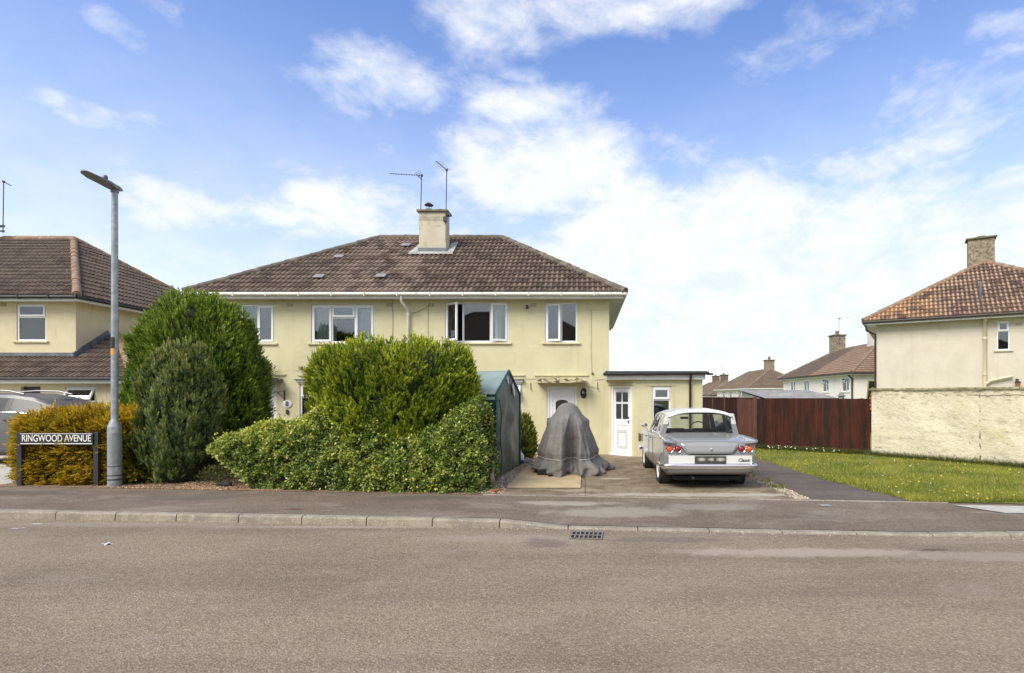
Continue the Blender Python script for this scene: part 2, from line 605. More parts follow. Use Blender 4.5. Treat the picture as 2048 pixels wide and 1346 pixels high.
M_KERB = mat('kerb_concrete', (.33, .285, .22), .9, c2=(.25, .215, .165), scale=7, bump=.006, bscale=60, c3=(.22, .19, .15), scale3=2.2, m3=(.46, .66), speck=(60, .8, .95, (.55, .5, .42)))
M_DRIVE = asphalt('stained_drive_concrete', (.265, .200, .128), (.16, .12, .075), (.40, .315, .21), (.70, .62, .48), (.52, .47, .40), 2.6, streak=0.0,
                  dust=((.50, .43, .31), .5), marks=[(2.0, 9.15, 2.6, .22, (.46, .41, .32), .8), (2.1, 10.9, 1.2, .8, (.12, .095, .07), .7), (.6, 11.1, .35, .12, (.52, .45, .32), .8)])  # one darker patch lies beneath the rear of the car
M_SLAB = mat('yellow_concrete_slab', (.52, .405, .225), .9, c2=(.46, .345, .18), scale=2.5, bump=.004, bscale=50, c3=(.34, .27, .15), scale3=1.2, m3=(.55, .75))
M_PALE = mat('pale_concrete', (.50, .47, .40), .9, c2=(.42, .39, .33), scale=6, bump=.004, bscale=50)
M_SOIL = mat('garden_soil', (.12, .085, .055), .95, c2=(.22, .16, .10), scale=12, bump=.03, bscale=30)
M_GRASS = mat('grass_ground', (.13, .16, .030), .95, c2=(.20, .20, .05), scale=5, bump=.02, bscale=40, c3=(.12, .15, .025), scale3=1.1)

XS = sorted(set(list(np.arange(-60, -14, 4.0)) + list(np.arange(-14, 14.01, .35)) + list(np.arange(14, 61, 4.0))))


def strip(name, xs, y0, y1, rows, m, dz, kind='structure', thick=0):
    """a sheet that follows the terrain between two lines y0(x), y1(x)"""
    mb = MB()
    n = len(xs)
    for j in range(rows + 1):
        for x in xs:
            a, b = y0(x), y1(x)
            y = a + (b - a) * j / rows
            mb.v.append((x, y, gz(x, y + (1e-4 if j == 0 else 0)) + dz))
    for j in range(rows):
        for i in range(n - 1):
            a = j * n + i
            mb.f.append((a, a + 1, a + n + 1, a + n))
    o = mb.build(name, m)
    tag(o, kind=kind)
    return o


# base ground to the horizon
mb = MB()
ys = [-400, -20, -6, 0] + list(np.arange(3, 16.1, .5)) + [18, 24, 30, 34, 38, 50, 64, 78, 90, 150, 400, 1500]
xs = [-1500, -400, -120, -60] + [float(x) for x in np.arange(-40, 41, 2)] + [60, 120, 400, 1500]
for y in ys:
    for x in xs:
        mb.v.append((x, y, (gz(x, y) if y > B(x) else 0.0) - .06))
n = len(xs)
for j in range(len(ys) - 1):
    for i in range(n - 1):
        mb.f.append((j * n + i, j * n + i + 1, (j + 1) * n + i + 1, (j + 1) * n + i))
tag(mb.build('ground', M_GRASS), kind='structure')

strip('road', XS, lambda x: -3.4 - .081 * x, lambda x: K(x), 12, M_ROAD, 0.0)
strip('pavement', XS, lambda x: K(x) + .125, lambda x: B(x), 6, M_PAVE, 0.0)
strip('far_pavement', XS, lambda x: -5.4 - .081 * x, lambda x: -3.4 - .081 * x, 2, M_PAVE, 0.01)

# kerb stones, one every 0.915 m
mb = MB()
x = -30.9
edges = []
while x < 30:
    edges.append(x)
    x += .912
edges = [e - .33 for e in edges]
for a, b in zip(edges, edges[1:]):
    a2, b2 = a + .006, b - .006
    pr = []
    for xx in (a2, b2):
        h = kt(xx)
        k = K(xx)
        pr.append([(xx, k, -.05), (xx, k - .001 + .012, h - .022), (xx, k + .028, h), (xx, k + .125, h + .002), (xx, k + .125, -.05)])
    v = pr[0] + pr[1]
    nn = 5
    f = [(i, (i + 1) % nn, nn + (i + 1) % nn, nn + i) for i in range(nn)] + [tuple(range(nn))[::-1], tuple(range(nn, 2 * nn))]
    mb.add(v, f)
tag(mb.build('kerb', M_KERB, bevel=.006), kind='structure')

# front gardens, drive, slab, path, lawn: thin sheets over the ground
def rng(a, b, s): return [float(v) for v in np.linspace(a, b, max(2, int((b - a) / s) + 1))]


M_BED = mat('bark_and_gravel_bed', (.30, .20, .125), .95, c2=(.12, .075, .045), scale=16, bump=.03, bscale=28, speck=(34, .55, .8, (.46, .34, .22)))
strip('garden_bed', rng(-10.9, -1.43, .3), lambda x: B(x), lambda x: 16.4, 12, M_BED, .004)
strip('neighbour_drive', rng(-20, -10.9, .6), lambda x: B(x), lambda x: 16.9, 8, M_PALE, .004)
strip('driveway', rng(.01, 3.33, .3), lambda x: B(x), lambda x: 15.75 if x > 1.39 else 16.4, 14, M_DRIVE, .012)
strip('drive_apron', rng(-1.43, .0, .3), lambda x: B(x), lambda x: 9.82, 3, M_DRIVE, .012)
strip('parking_slab', rng(-1.41, -.08, .3), lambda x: 9.83, lambda x: 16.4, 10, M_SLAB, .02)
strip('drain_channel', rng(-.075, .005, .04), lambda x: 9.83, lambda x: 16.4, 10, M_BED, .002)
strip('gravel_edge', rng(3.335, 3.62, .09), lambda x: B(x), lambda x: 15.0, 8, M_BED, .004)
strip('side_path', rng(3.62, 5.3, .2), lambda x: B(x), lambda x: 19.0, 12, M_PATH, .006)


def lawn_edge(y):
    return 4.78 + .14 * max(0, (11.5 - y) / 2.8) ** 1.3 * 2.2 + .035 * math.sin(y * 5) + .03 * math.sin(y * 13) + .02 * math.sin(y * 31)


mb = MB()
YL = rng(8.35, 19, .2)
for y in YL:
    x0 = lawn_edge(y)
    for i in range(25):
        x = x0 + (22 - x0) * (i / 24) ** 1.4
        yy = max(y, B(x) + .03)
        mb.v.append((x, yy, gz(x, yy) + (.004 if i == 0 or yy > y + 1e-6 else .035)))
for j in range(len(YL) - 1):
    for i in range(24):
        a = j * 25 + i
        mb.f.append((a, a + 1, a + 26, a + 25))
tag(mb.build('lawn', M_GRASS), kind='structure')
# pin kerb between the drive and the pavement
mb = MB()
for a in np.arange(-1.7, 5.3, .914):
    b = a + .905
    v = []
    for xx in (a, b):
        y = B(xx)
        z = gz(xx, y + .01)
        v += [(xx, y - .022, z - .05), (xx, y - .022, z + .006), (xx, y + .022, z + .014), (xx, y + .022, z - .05)]
    mb.add(v, [(0, 1, 5, 4), (1, 2, 6, 5), (2, 3, 7, 6), (3, 0, 4, 7), (0, 3, 2, 1), (4, 5, 6, 7)])
tag(mb.build('edging', M_KERB, bevel=.004), kind='structure')
# pale slab let into the pavement at the right
mb = MB()
for (x, y) in [(5.55, 8.32), (8.2, 8.05), (8.2, 7.55), (5.9, 7.72)]:
    mb.v.append((x, y, gz(x, y) + .008))
mb.f.append((3, 2, 1, 0))
tag(mb.build('pavement_slab', M_PALE), kind='structure')


# ------------------------------------------------------------------ houses
def tile_plane(mb, p0, p1, q0, q1, period=.155, course=.31, proud=.036, roll=.034, rev=False):
    """rows of roll tiles between an eave p0-p1 and a ridge q0-q1: real steps and rolls"""
    p0, p1, q0, q1 = map(Vector, (p0, p1, q0, q1))
    e = p1 - p0
    Lx = e.length
    e.normalize()
    d = q0 - p0
    s = d - e * d.dot(e)
    H = s.length
    s.normalize()
    nrm = e.cross(s).normalized()
    if nrm.z < 0: nrm = -nrm
    a0 = d.dot(e)
    a1 = (q1 - p0).dot(e)
    nc = max(2, round(H / course))
    h = H / nc
    prof = [(0, 0), (.28, 0), (.42, .62), (.58, 1), (.74, 1), (.90, .55)]
    ncol = int(Lx / period) + 1
    base = [(c * period + f * period, hh * roll) for c in range(ncol) for f, hh in prof]
    for k in range(nc):
        v0, v1 = k * h, (k + 1) * h
        lim = lambda v: (a0 * v / H, Lx + (a1 - Lx) * v / H)
        L0, R0 = lim(v0)
        L1, R1 = lim(v1)
        lo = min(L0, L1)
        hi = max(R0, R1)
        cols = [(x, hh) for x, hh in base if lo - period < x < hi + period]
        b = len(mb.v)
        jit = (random.random() - .5) * .004
        for (row, v, l, r, lift) in ((0, v0, L0, R0, -.004), (1, v0, L0, R0, proud), (2, v1, L1, R1, 0.0)):
            for (x, hh) in cols:
                xc = min(max(x, l), r)
                mb.v.append(tuple(p0 + e * xc + s * (v + (jit if row < 2 else 0)) + nrm * (lift + (hh if row else 0))))
        n = len(cols)
        for i in range(n - 1):
            if cols[i + 1][0] <= lo or cols[i][0] >= hi: continue
            ua, ub = cols[i][0] / (period * 2) + .5 * (k % 2) + 1e-4, cols[i + 1][0] / (period * 2) + .5 * (k % 2) - 1e-4
            for rr in (0, 1):
                va, vb = (k + .01, k + .02) if rr == 0 else (k + .02, k + .98)
                mb.uv[len(mb.f)] = [(ua, va), (ub, va), (ub, vb), (ua, vb)]
                mb.f.append((b + rr * n + i, b + rr * n + i + 1, b + (rr + 1) * n + i + 1, b + (rr + 1) * n + i))


def ridge_line(mb, a, b, r=.11, seg=.43, up=.02):
    a, b = Vector(a), Vector(b)
    L = (b - a).length
    n = max(1, round(L / seg))
    for i in range(n):
        p = a + (b - a) * (i / n)
        q = a + (b - a) * ((i + 1.04) / n)
        o = Vector((0, 0, up))
        rr = r * random.uniform(.95, 1.05)
        mb.tube([p + o - Vector((0, 0, .02)), q + o - Vector((0, 0, .02))], [rr * 1.07, rr * .95], 10)


def facade(mb, x0, x1, z0, z1, ops, y=0.0, reveal=.14):
    """wall face at local y, looking to -y, with real openings and reveals"""
    xs = sorted({x0, x1, *[o[0] for o in ops], *[o[1] for o in ops]})
    zs = sorted({z0, z1, *[o[2] for o in ops], *[o[3] for o in ops]})
    for i in range(len(xs) - 1):
        for j in range(len(zs) - 1):
            mx, mz = (xs[i] + xs[i + 1]) / 2, (zs[j] + zs[j + 1]) / 2
            if any(o[0] < mx < o[1] and o[2] < mz < o[3] for o in ops): continue
            mb.poly((xs[i], y, zs[j]), (xs[i + 1], y, zs[j]), (xs[i + 1], y, zs[j + 1]), (xs[i], y, zs[j + 1]))
    for (a, b, c, d) in ops:
        r = y + reveal
        mb.poly((a, y, c), (a, y, d), (a, r, d), (a, r, c))
        mb.poly((b, y, d), (b, y, c), (b, r, c), (b, r, d))
        mb.poly((a, y, d), (b, y, d), (b, r, d), (a, r, d))
        mb.poly((b, y, c), (a, y, c), (a, r, c), (b, r, c))


def frame_bars(mb, w, h, t, y0, y1, M=None):
    mb.box(0, w, y0, y1, 0, t, M)
    mb.box(0, w, y0, y1, h - t, h, M)
    mb.box(0, t, y0, y1, t, h - t, M)
    mb.box(w - t, w, y0, y1, t, h - t, M)


def window(parent, x, y, z, w, h, cols, rz=0.0, sill=True, fm=None, t=.055, wallm=None, room=True, sill_ext=.09):
    """cols: list of (width share, transom fraction or None, state, curtain).
    state: 'f' fixed, 's' closed sash, ('L', deg) / ('R', deg) sash hinged at its left / right and swung out, 'T' top light tilted out"""
    fm = fm or UPVC
    fr = MB()
    frame_bars(fr, w, h, t, .03, .10)
    tot = sum(c[0] for c in cols)
    xx = t
    inner = w - 2 * t
    glass = []
    sashes = []
    cur = []
    for i, (sh, tr, st, cu) in enumerate(cols):
        cw = inner * sh / tot
        a, b = xx, xx + cw
        if i < len(cols) - 1:
            fr.box(b - t * .5, b + t * .5, .032, .098, t, h - t)
            b -= t * .5
        if i > 0: a += t * .5
        z1 = h - t
        if tr:
            zt = t + (h - 2 * t) * tr
            fr.box(a, b, .034, .096, zt - t * .5, zt + t * .5)
            cells = [(a, b, t, zt - t * .5, 'f' if st == 'T' or not isinstance(st, tuple) else st), (a, b, zt + t * .5, z1, 'T' if st == 'T' else 's')]
        else:
            cells = [(a, b, t, z1, st)]
        for (ca, cb, c0, c1, s_) in cells:
            if s_ == 'f':
                glass.append((ca, cb, c0, c1))
            else:
                sashes.append((ca, cb, c0, c1, s_))
        if cu: cur.append((xx, xx + cw, cu))
        xx += cw
    root = fr.build('window', fm, parent, loc=(x, y, z), rz=rz, bevel=.006)
    for (a, b, c, d) in glass:
        MB().box(a - .005, b + .005, .058, .064, c - .005, d + .005).build('pane', GLASS, root)
    for (a, b, c, d, s_) in sashes:
        sb = MB()
        sw, shh, st_ = b - a + .03, d - c + .03, .05
        if isinstance(s_, tuple):
            side, deg = s_
            M = Matrix.Translation((a - .015, .03, c - .015)) @ Matrix.Rotation(R(-deg), 4, 'Z')
            if side == 'R':
                M = Matrix.Translation((b + .015, .03, c - .015)) @ Matrix.Rotation(R(deg), 4, 'Z') @ Matrix.Translation((-sw, 0, 0))
        elif s_ == 'T':
            M = Matrix.Translation((a - .015, .03, d + .015)) @ Matrix.Rotation(R(-28), 4, 'X') @ Matrix.Translation((0, 0, -shh))
        else:
            M = Matrix.Translation((a - .015, .022, c - .015))
        frame_bars(sb, sw, shh, st_ + .012, -.022, .03, M)
        sb.build('sash', fm, root, bevel=.006)
        MB().box(st_, sw - st_, .0, .006, st_, shh - st_, M).build('pane', GLASS, root)
    for (a, b, cu) in cur:
        kind, f0, f1 = cu
        cb = MB()
        ca, cb2 = a + (b - a) * f0, a + (b - a) * f1
        ph = random.random() * 6
        cb.grid(lambda u, v: (ca + (cb2 - ca) * u, .15 + .022 * math.sin(u * (cb2 - ca) * 55 + ph) + .01 * math.sin(v * 3), t * .6 + (h - t) * v), 40, 4)
        cb.build('curtain', CURTAIN if kind == 'n' else DRAPE, root, smooth=60)
    if sill:
        MB().box(-sill_ext, w + sill_ext, -.055, .03, -.055, -.002).build('sill', wallm or CREAM, root, bevel=.008)
    return root


def hip_house(o, Lx, D, z0, ze, zr, ov, rA, rB, wallm, tilem, ridgem, gutm, ops=(), soffit=None, gut_r=.055, reveal=.14):
    """local frame: front wall on y=0 looking to -y, x 0..Lx, depth D. rA, rB: the two ridge ends"""
    soffit = soffit or WHITE
    w = MB()
    facade(w, 0, Lx, z0, ze, list(ops), reveal=reveal)
    w.poly((Lx, 0, z0), (Lx, D, z0), (Lx, D, ze), (Lx, 0, ze))
    w.poly((0, D, z0), (0, 0, z0), (0, 0, ze), (0, D, ze))
    w.poly((Lx, D, z0), (0, D, z0), (0, D, ze), (Lx, D, ze))
    wall = w.build('wall', wallm, o)
    # rooms behind the glass
    if ops:
        rm = MB()
        rm.box(.3, Lx - .3, 2.2, 2.25, z0, ze - .02)
        zf = min(op[2] for op in ops if op[2] > z0 + 2) - .9 if any(op[2] > z0 + 2 for op in ops) else None
        if zf: rm.box(.3, Lx - .3, .16, 2.19, zf - .12, zf)
        rm.build('room', DARK, wall)
    f = MB()
    f.box(-ov, Lx + ov, -ov, D + ov, ze, ze + .03)
    f.build('soffit', soffit, o)
    fa = MB()
    for (a, b, c, d) in ((-ov, Lx + ov, -ov - .02, -ov), (-ov, Lx + ov, D + ov, D + ov + .02), (-ov - .02, -ov, -ov - .02, D + ov + .02), (Lx + ov, Lx + ov + .02, -ov - .02, D + ov + .02)):
        fa.box(a, b, c, d, ze - .03, ze + .13)
    fa.build('fascia', soffit, o)
    g = MB()
    e = ov + .02 + gut_r
    zg = ze + .09
    g.tube([(-e, -e, zg), (Lx + e, -e, zg)], gut_r, 8)
    g.tube([(Lx + e, -e, zg), (Lx + e, D + e, zg)], gut_r, 8)
    g.tube([(-e, D + e, zg), (-e, -e, zg)], gut_r, 8)
    x = -e + .5
    while x < Lx + e:
        g.box(x, x + .03, -e - gut_r - .006, -ov, zg - gut_r - .008, zg + gut_r * .9)
        x += .95
    g.build('gutter', gutm, o, smooth=50)
    zb = ze + .14
    q = ov + .07
    A, Bc, C, Dc = Vector((-q, -q, zb)), Vector((Lx + q, -q, zb)), Vector((Lx + q, D + q, zb)), Vector((-q, D + q, zb))
    rA, rB = Vector(rA), Vector(rB)
    t = MB()
    if abs(rA.y - rB.y) < 1e-3:        # ridge along x
        planes = [(A, Bc, rA, rB), (Bc, C, rB, rB), (C, Dc, rB, rA), (Dc, A, rA, rA)]
        hips = [(A, rA), (Dc, rA), (Bc, rB), (C, rB)]
    else:                              # ridge along y, rA in front
        planes = [(A, Bc, rA, rA), (Bc, C, rA, rB), (C, Dc, rB, rB), (Dc, A, rB, rA)]
        hips = [(A, rA), (Bc, rA), (C, rB), (Dc, rB)]
    for p in planes: tile_plane(t, *p)
    # underlay closes the roof below the tiles
    dn = Vector((0, 0, -.05))
    for (a, b, c, d) in planes:
        pts = [tuple(a + dn), tuple(b + dn), tuple(d + dn)] + ([tuple(c + dn)] if (c - d).length > 1e-3 else [])
        t.uv[len(t.f)] = [(0.5, .5)] * len(pts)
        t.poly(*pts)
    roof = t.build('roof', tilem, o)
    r = MB()
    ridge_line(r, rA, rB)
    for a, b in hips: ridge_line(r, a + Vector((0, 0, .02)), b)
    r.build('ridge_tiles', ridgem, roof, smooth=50)
    return wall, roof


def chimney(roof, x, y, z0, z1, w, d, m, capm, pots=(), cap=.06, caph=.07):
    b = MB()
    b.box(x, x + w, y, y + d, z0, z1)
    c = b.build('chimney', m, roof, bevel=.01)
    k = MB()
    k.box(x - cap, x + w + cap, y - cap, y + d + cap, z1, z1 + caph)
    for (px_, py_, r, h) in pots:
        k.lathe([(0, 0), (r * 1.1, 0), (r, h * .5), (r * 1.05, h), (r * .75, h), (r * .75, h * .6), (0, h * .6)], 14, Matrix.Translation((px_, py_, z1 + caph)))
    k.build('chimney', capm, roof, bevel=.012)
    return c


def pipe(parent, pts, r, m, name='drainpipe', collars=()):
    b = MB()
    b.tube(pts, r, 10)
    for (x, y, z) in collars:
        b.lathe([(r, -.05), (r * 1.3, -.05), (r * 1.3, .05), (r, .05)], 12, Matrix.Translation((x, y, z)))
    return b.build(name, m, parent, smooth=50)


def vent(parent, x, y, z, m):
    b = MB()
    for i in range(2):
        for j in range(3):
            b.box(x + i * .10, x + i * .10 + .07, y - .012, y, z + j * .035, z + j * .035 + .02)
    return b.build('air_vent', m, parent)

random.seed(4)
# ================================================================== the pair of houses facing the camera
HX, HY = -11.2, 16.4
hx = lambda px: fx(px, HY) - HX
hz = lambda py: fz(py, HY)
mh = thing('semi_detached_house', 'pale yellow pair of houses with brown hipped roof, standing in the middle behind the hedge', 'house', (HX, HY, 0))
OPS = [(hx(481), hx(549), hz(686), hz(609)), (hx(622), hx(749), hz(686), hz(609)), (hx(890), hx(1017), hz(685), hz(604)), (hx(1090), hx(1155), hz(685), hz(605)),
       (hx(599), hx(738), hz(852), hz(767)), (hx(900), hx(1044), hz(852), hz(766)), (hx(1094), hx(1154), .0, hz(773)), (hx(493), hx(553), .0, hz(767))]
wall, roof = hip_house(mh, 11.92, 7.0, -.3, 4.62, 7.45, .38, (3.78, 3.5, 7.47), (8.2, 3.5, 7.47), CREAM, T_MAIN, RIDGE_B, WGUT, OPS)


def win_at(o, op, cols, **kw):
    return window(o, op[0], 0, op[2], op[1] - op[0], op[3] - op[2], cols, **kw)


win_at(mh, OPS[0], [(1, None, 'f', ('d', 0, .8)), (1, None, 's', ('d', .75, 1))])
win_at(mh, OPS[1], [(.32, None, 's', ('n', .05, 1)), (.40, .68, 'f', ('n', 0, .12)), (.30, None, 's', ('n', 0, .9))])
win_at(mh, OPS[2], [(.27, None, ('L', 38), ('n', 0, .5)), (.46, None, 'f', None), (.27, None, ('R', 16), ('n', .2, .9))])
win_at(mh, OPS[3], [(1, None, ('L', 12), ('d', 0, .15)), (1, None, 'f', None)])
win_at(mh, OPS[4], [(.3, .70, 's', ('n', 0, 1)), (.4, None, 'f', ('n', 0, 1)), (.3, .70, 's', ('n', 0, 1))])
win_at(mh, OPS[5], [(.3, .70, 's', ('n', 0, 1)), (.4, None, 'f', ('n', 0, 1)), (.3, .66, 'T', ('n', 0, 1))])


def door(parent, x, y, z, w, h, rz=0.0, style='arch', fm=None):
    t = .07
    fr = MB()
    fr.box(0, t, .02, .10, 0, h)
    fr.box(w - t, w, .02, .10, 0, h)
    fr.box(t, w - t, .02, .10, h - t, h)
    fr.box(-.02, w + .02, -.05, .10, -.05, .03)
    root = fr.build('door', fm or UPVC, parent, loc=(x, y, z), rz=rz, bevel=.006)
    a, b = t + .006, w - t - .006
    lf = MB()
    st = .11
    lf.box(a, b, .05, .09, .035, h - t - .006)
    if style == 'arch':
        for (p, q, r_, s) in ((a + st, b - st, .18, .85),):
            frame_bars(lf, q - p, s - r_, .02, .036, .05, Matrix.Translation((p, 0, r_)))
        frame_bars(lf, b - a, h - t - .05, .085, .038, .05, Matrix.Translation((a, 0, .04)))
        leaf = lf.build('leaf', fm or UPVC, root, bevel=.004)
        g = MB()
        cx, zc, hw = (a + b) / 2, 1.28, (b - a) / 2 - .17
        top = [(cx + hw * math.cos(R(180 - k * 15)), .040, zc + .22 + .22 * math.sin(R(k * 15)) * .45) for k in range(13)]
        g.poly((cx - hw, .040, zc - .12), (cx + hw, .040, zc - .12), *top[::-1])
        g.build('pane', mat('door_glass', (.05, .055, .055), .08), root)
        frm = MB()
        frm.tube([(cx - hw, .04, zc - .12), (cx + hw, .04, zc - .12)] + top[::-1] + [(cx - hw, .04, zc - .12)], .014, 6)
        frm.build('glazing_bead', fm or UPVC, root, smooth=50)
    else:
        zs = [1.02, 1.44, 1.48, 1.86]
        frame_bars(lf, b - a, h - t - .05, .085, .038, .05, Matrix.Translation((a, 0, .04)))
        lf.box(a, b, .037, .05, .88, 1.02)
        for k in range(3):
            i = .03 * k
            frame_bars(lf, b - a - .24 - 2 * i, .55 - 2 * i, .014, .034 - .003 * k, .05, Matrix.Translation((a + .12 + i, 0, .2 + i)))
        leaf = lf.build('leaf', fm or UPVC, root, bevel=.004)
        cx = (a + b) / 2
        dg = mat('door_glass', (.05, .055, .055), .08)
        for sx in (0, 1):
            for (c, d) in ((1.06, 1.50), (1.56, h - t - .12)):
                p, q = (a + .10, cx - .025) if sx == 0 else (cx + .025, b - .10)
                MB().box(p, q, .042, .052, c, d).build('pane', dg, root)
    hd = MB()
    hxp = b - .06 if style != 'arch' else b - .06
    hd.box(hxp - .02, hxp + .02, .03, .05, .93, 1.13)
    hd.tube([(hxp, .03, 1.04), (hxp, -.005, 1.04), (hxp - .11, -.008, 1.04)], .010, 8)
    hd.build('handle', CHROME, root, smooth=50)
    return root


door(mh, OPS[6][0], 0, .05, OPS[6][1] - OPS[6][0], OPS[6][3] - .05)
door(mh, OPS[7][0], 0, .05, OPS[7][1] - OPS[7][0], OPS[7][3] - .05)


def canopy(parent, a, b, z, m, name='door_canopy'):
    c = MB()
    n = 46
    for i in range(n):       # broken front edge: the top of the slab has crumbled unevenly
        x0, x1 = a + (b - a) * i / n, a + (b - a) * (i + 1) / n
        h = .11 + .05 * math.sin(i * .9) * math.sin(i * .37 + 1) + random.uniform(-.012, .012)
        c.box(x0, x1 - .0005, -.50 + random.uniform(0, .006), 0, z, z + h)
    o = c.build(name, m, parent)
    return o


CANM = mat('crumbled_concrete', (.56, .50, .30), .95, c2=(.10, .085, .06), scale=7, mixr=(.50, .62), bump=.02, bscale=25, stretch=(1, 1, 2.2))
CANM2 = mat('dark_canopy_edge', (.20, .18, .15), .95, c2=(.08, .07, .06), scale=9, mixr=(.4, .6), bump=.02, bscale=25)
canopy(mh, hx(1075), hx(1173), 2.13, CANM)
canopy(mh, hx(461), hx(566), 2.16, CANM2)
for (a, b, z) in ((1069, 1177, 2.345), (1000, 1050, 2.345), (596, 614, 2.35), (470, 572, 2.36)):
    MB().box(hx(a), hx(b), -.035, -.002, z, z + .05).build('drip_moulding', CREAM, mh, bevel=.006)
# little roofs over the ground floor windows
for (a, b, z) in ((594, 745, 2.17), (894, 1046, 2.17)):
    MB().box(hx(a), hx(b), -.10, -.003, z, z + .05).box(hx(a) + .04, hx(b) - .04, -.06, -.003, z - .05, z - .003).build('window_hood', UPVC, mh, bevel=.008)
    MB().box(hx(a) - .03, hx(b) + .03, -.13, -.003, z + .053, z + .085).build('window_hood', LEAD, mh)

# party-line downpipe with swan neck from the gutter, cables
pipe(mh, [(hx(812), -.43, 4.66), (hx(812), -.43, 4.52), (hx(818), -.12, 4.30), (hx(818), -.07, 4.2), (hx(818), -.07, .05)], .038, WGUT, collars=[(hx(818), -.07, 4.18), (hx(818), -.07, 2.3)])
for pts, r in (([(785, 600), (786, 640), (785, 700), (787, 780)], .006), ([(857, 612), (856, 650), (857, 700)], .005), ([(1183, 620), (1182, 700), (1184, 745)], .004),
               ([(820, 625), (828, 626), (840, 622), (852, 615), (858, 610)], .006), ([(1120, 755), (1060, 758), (1046, 757)], .004), ([(1190, 760), (1217, 757)], .004), ([(1157, 770), (1200, 777)], .003)):
    MB().tube([(hx(a), -.012, hz(b)) for a, b in pts], r, 5).build('cable', mat('old_cable', (.25, .23, .17), .8), mh)
for px_ in (574, 773, 857, 1061):
    vent(mh, hx(px_), 0, hz(613), mat('vent_clay', (.36, .32, .22), .9))
# security camera under the eaves, hooks, small fittings
c = MB()
c.box(hx(1053), hx(1057), -.10, 0, hz(617), hz(611))
c.lathe([(0, -.05), (.035, -.045), (.045, 0), (.03, .03), (0, .035)], 12, Matrix.Translation((hx(1055), -.13, hz(616))))
c.build('security_camera', BLACKP, mh, smooth=50)
for px_, py_ in ((1061.5, 772), (1195, 772)):
    MB().tube([(hx(px_), -.01, hz(py_ - 7)), (hx(px_), -.02, hz(py_ + 6)), (hx(px_) + .01, -.06, hz(py_ + 7)), (hx(px_) + .01, -.07, hz(py_ + 4))], .010, 6).build('wall_hook', mat('rusty_iron', (.16, .10, .05), .8), mh)
MB().box(hx(1183), hx(1187), -.03, 0, hz(749), hz(745)).build('wall_fitting', mat('rusty_iron', (.1, .1, .1)), mh)
# scrolled bracket by the left door
b = MB()
b.tube([(hx(569.3), -.015, hz(780)), (hx(569.3), -.015, hz(801))], .018, 6)
sc = [(hx(569), -.02, hz(797)), (hx(565), -.12, hz(790)), (hx(561.5), -.22, hz(784)), (hx(559), -.26, hz(782)), (hx(557.6), -.27, hz(784)), (hx(558.5), -.26, hz(786)), (hx(560), -.25, hz(785))]
b.tube(sc, .010, 6)
b.tube([(hx(569), -.02, hz(782)), (hx(564), -.12, hz(783)), (hx(562), -.18, hz(786))], .008, 6)
b.build('scroll_bracket', BROWNP, mh, smooth=50)
b = MB().box(hx(573), hx(577.5), -.05, 0, hz(828), hz(819))
b.build('doorbell', BROWNP, mh, bevel=.008)

# chimney stack with lead apron
ch = chimney(roof, 5.60, 2.15, 6.0, 7.96, .92, .45, CHIM, mat('chimney_cap', (.20, .18, .11), .9, c2=(.13, .12, .08), scale=6, bump=.01), pots=((5.87, 2.38, .13, .09), (6.27, 2.38, .13, .07)), cap=.07)
sl = (7.47 - 4.76) / 3.95
ap = MB()
za = lambda y: 4.80 + (y + .45) * sl
ap.box(5.58, 6.55, 2.10, 2.148, za(2.13) - .05, za(2.13) + .17)
ap.build('lead_apron', LEAD, roof)
ap = MB()
for (xa, xb) in ((5.28, 5.585), (6.545, 6.78)):
    ap.poly((xa, 2.0, za(2.0) + .06), (xb, 2.0, za(2.0) + .08), (xb, 2.8, za(2.8) + .10), (xa + (.18 if xa < 6 else 0), 2.8, za(2.8) + .07))
ap.poly((5.28, 1.93, za(1.93) + .06), (6.8, 1.93, za(1.93) + .06), (6.74, 2.10, za(2.10) + .07), (5.42, 2.10, za(2.10) + .07))
ap.build('flashing', LEADL, roof, solid=.01)
cw = MB()
for (dx, dy) in ((-.09, 0), (.09, 0), (0, .09), (0, -.09)):
    cw.tube([(5.87 + dx, 2.38 + dy, 8.1), (5.87 + dx, 2.38 + dy, 8.25)], .006, 5)
cw.lathe([(0, .09), (.05, .085), (.09, .06), (.155, .01), (.15, -.005), (.05, -.01), (0, -.01)], 18, Matrix.Translation((5.87, 2.38, 8.26)))
cw.build('cowl', mat('rusted_cowl', (.06, .04, .035), .6, c2=(.09, .06, .05), scale=8), roof, smooth=50)
st = MB()
st.tube([(5.57, 2.13, 7.78), (6.55, 2.13, 7.78)], .004, 5)
st.tube([(5.57, 2.13, 7.70), (6.55, 2.13, 7.69)], .004, 5)
st.build('aerial_strap', BLACKP, roof)
# four odd replacement tiles
SLATE = mat('slate_grey_tile', (.27, .26, .24), .6, c2=(.22, .23, .23), scale=9)
for (px_, py_) in ((678, 515), (638, 555), (762, 554), (812, 492)):
    Yr = 16.4
    for _ in range(20):
        zt = fz(py_, Yr)
        Yr = (zt - 4.80) / sl + 16.4 - .45
    lx, ly = fx(px_, Yr) - HX, Yr - HY
    MB().box(-.15, .15, -.12, .12, .040, .052, Matrix.Translation((lx, ly, za(ly) + .01)) @ Matrix.Rotation(math.atan(sl), 4, 'X')).build('replacement_tile', SLATE, roof)


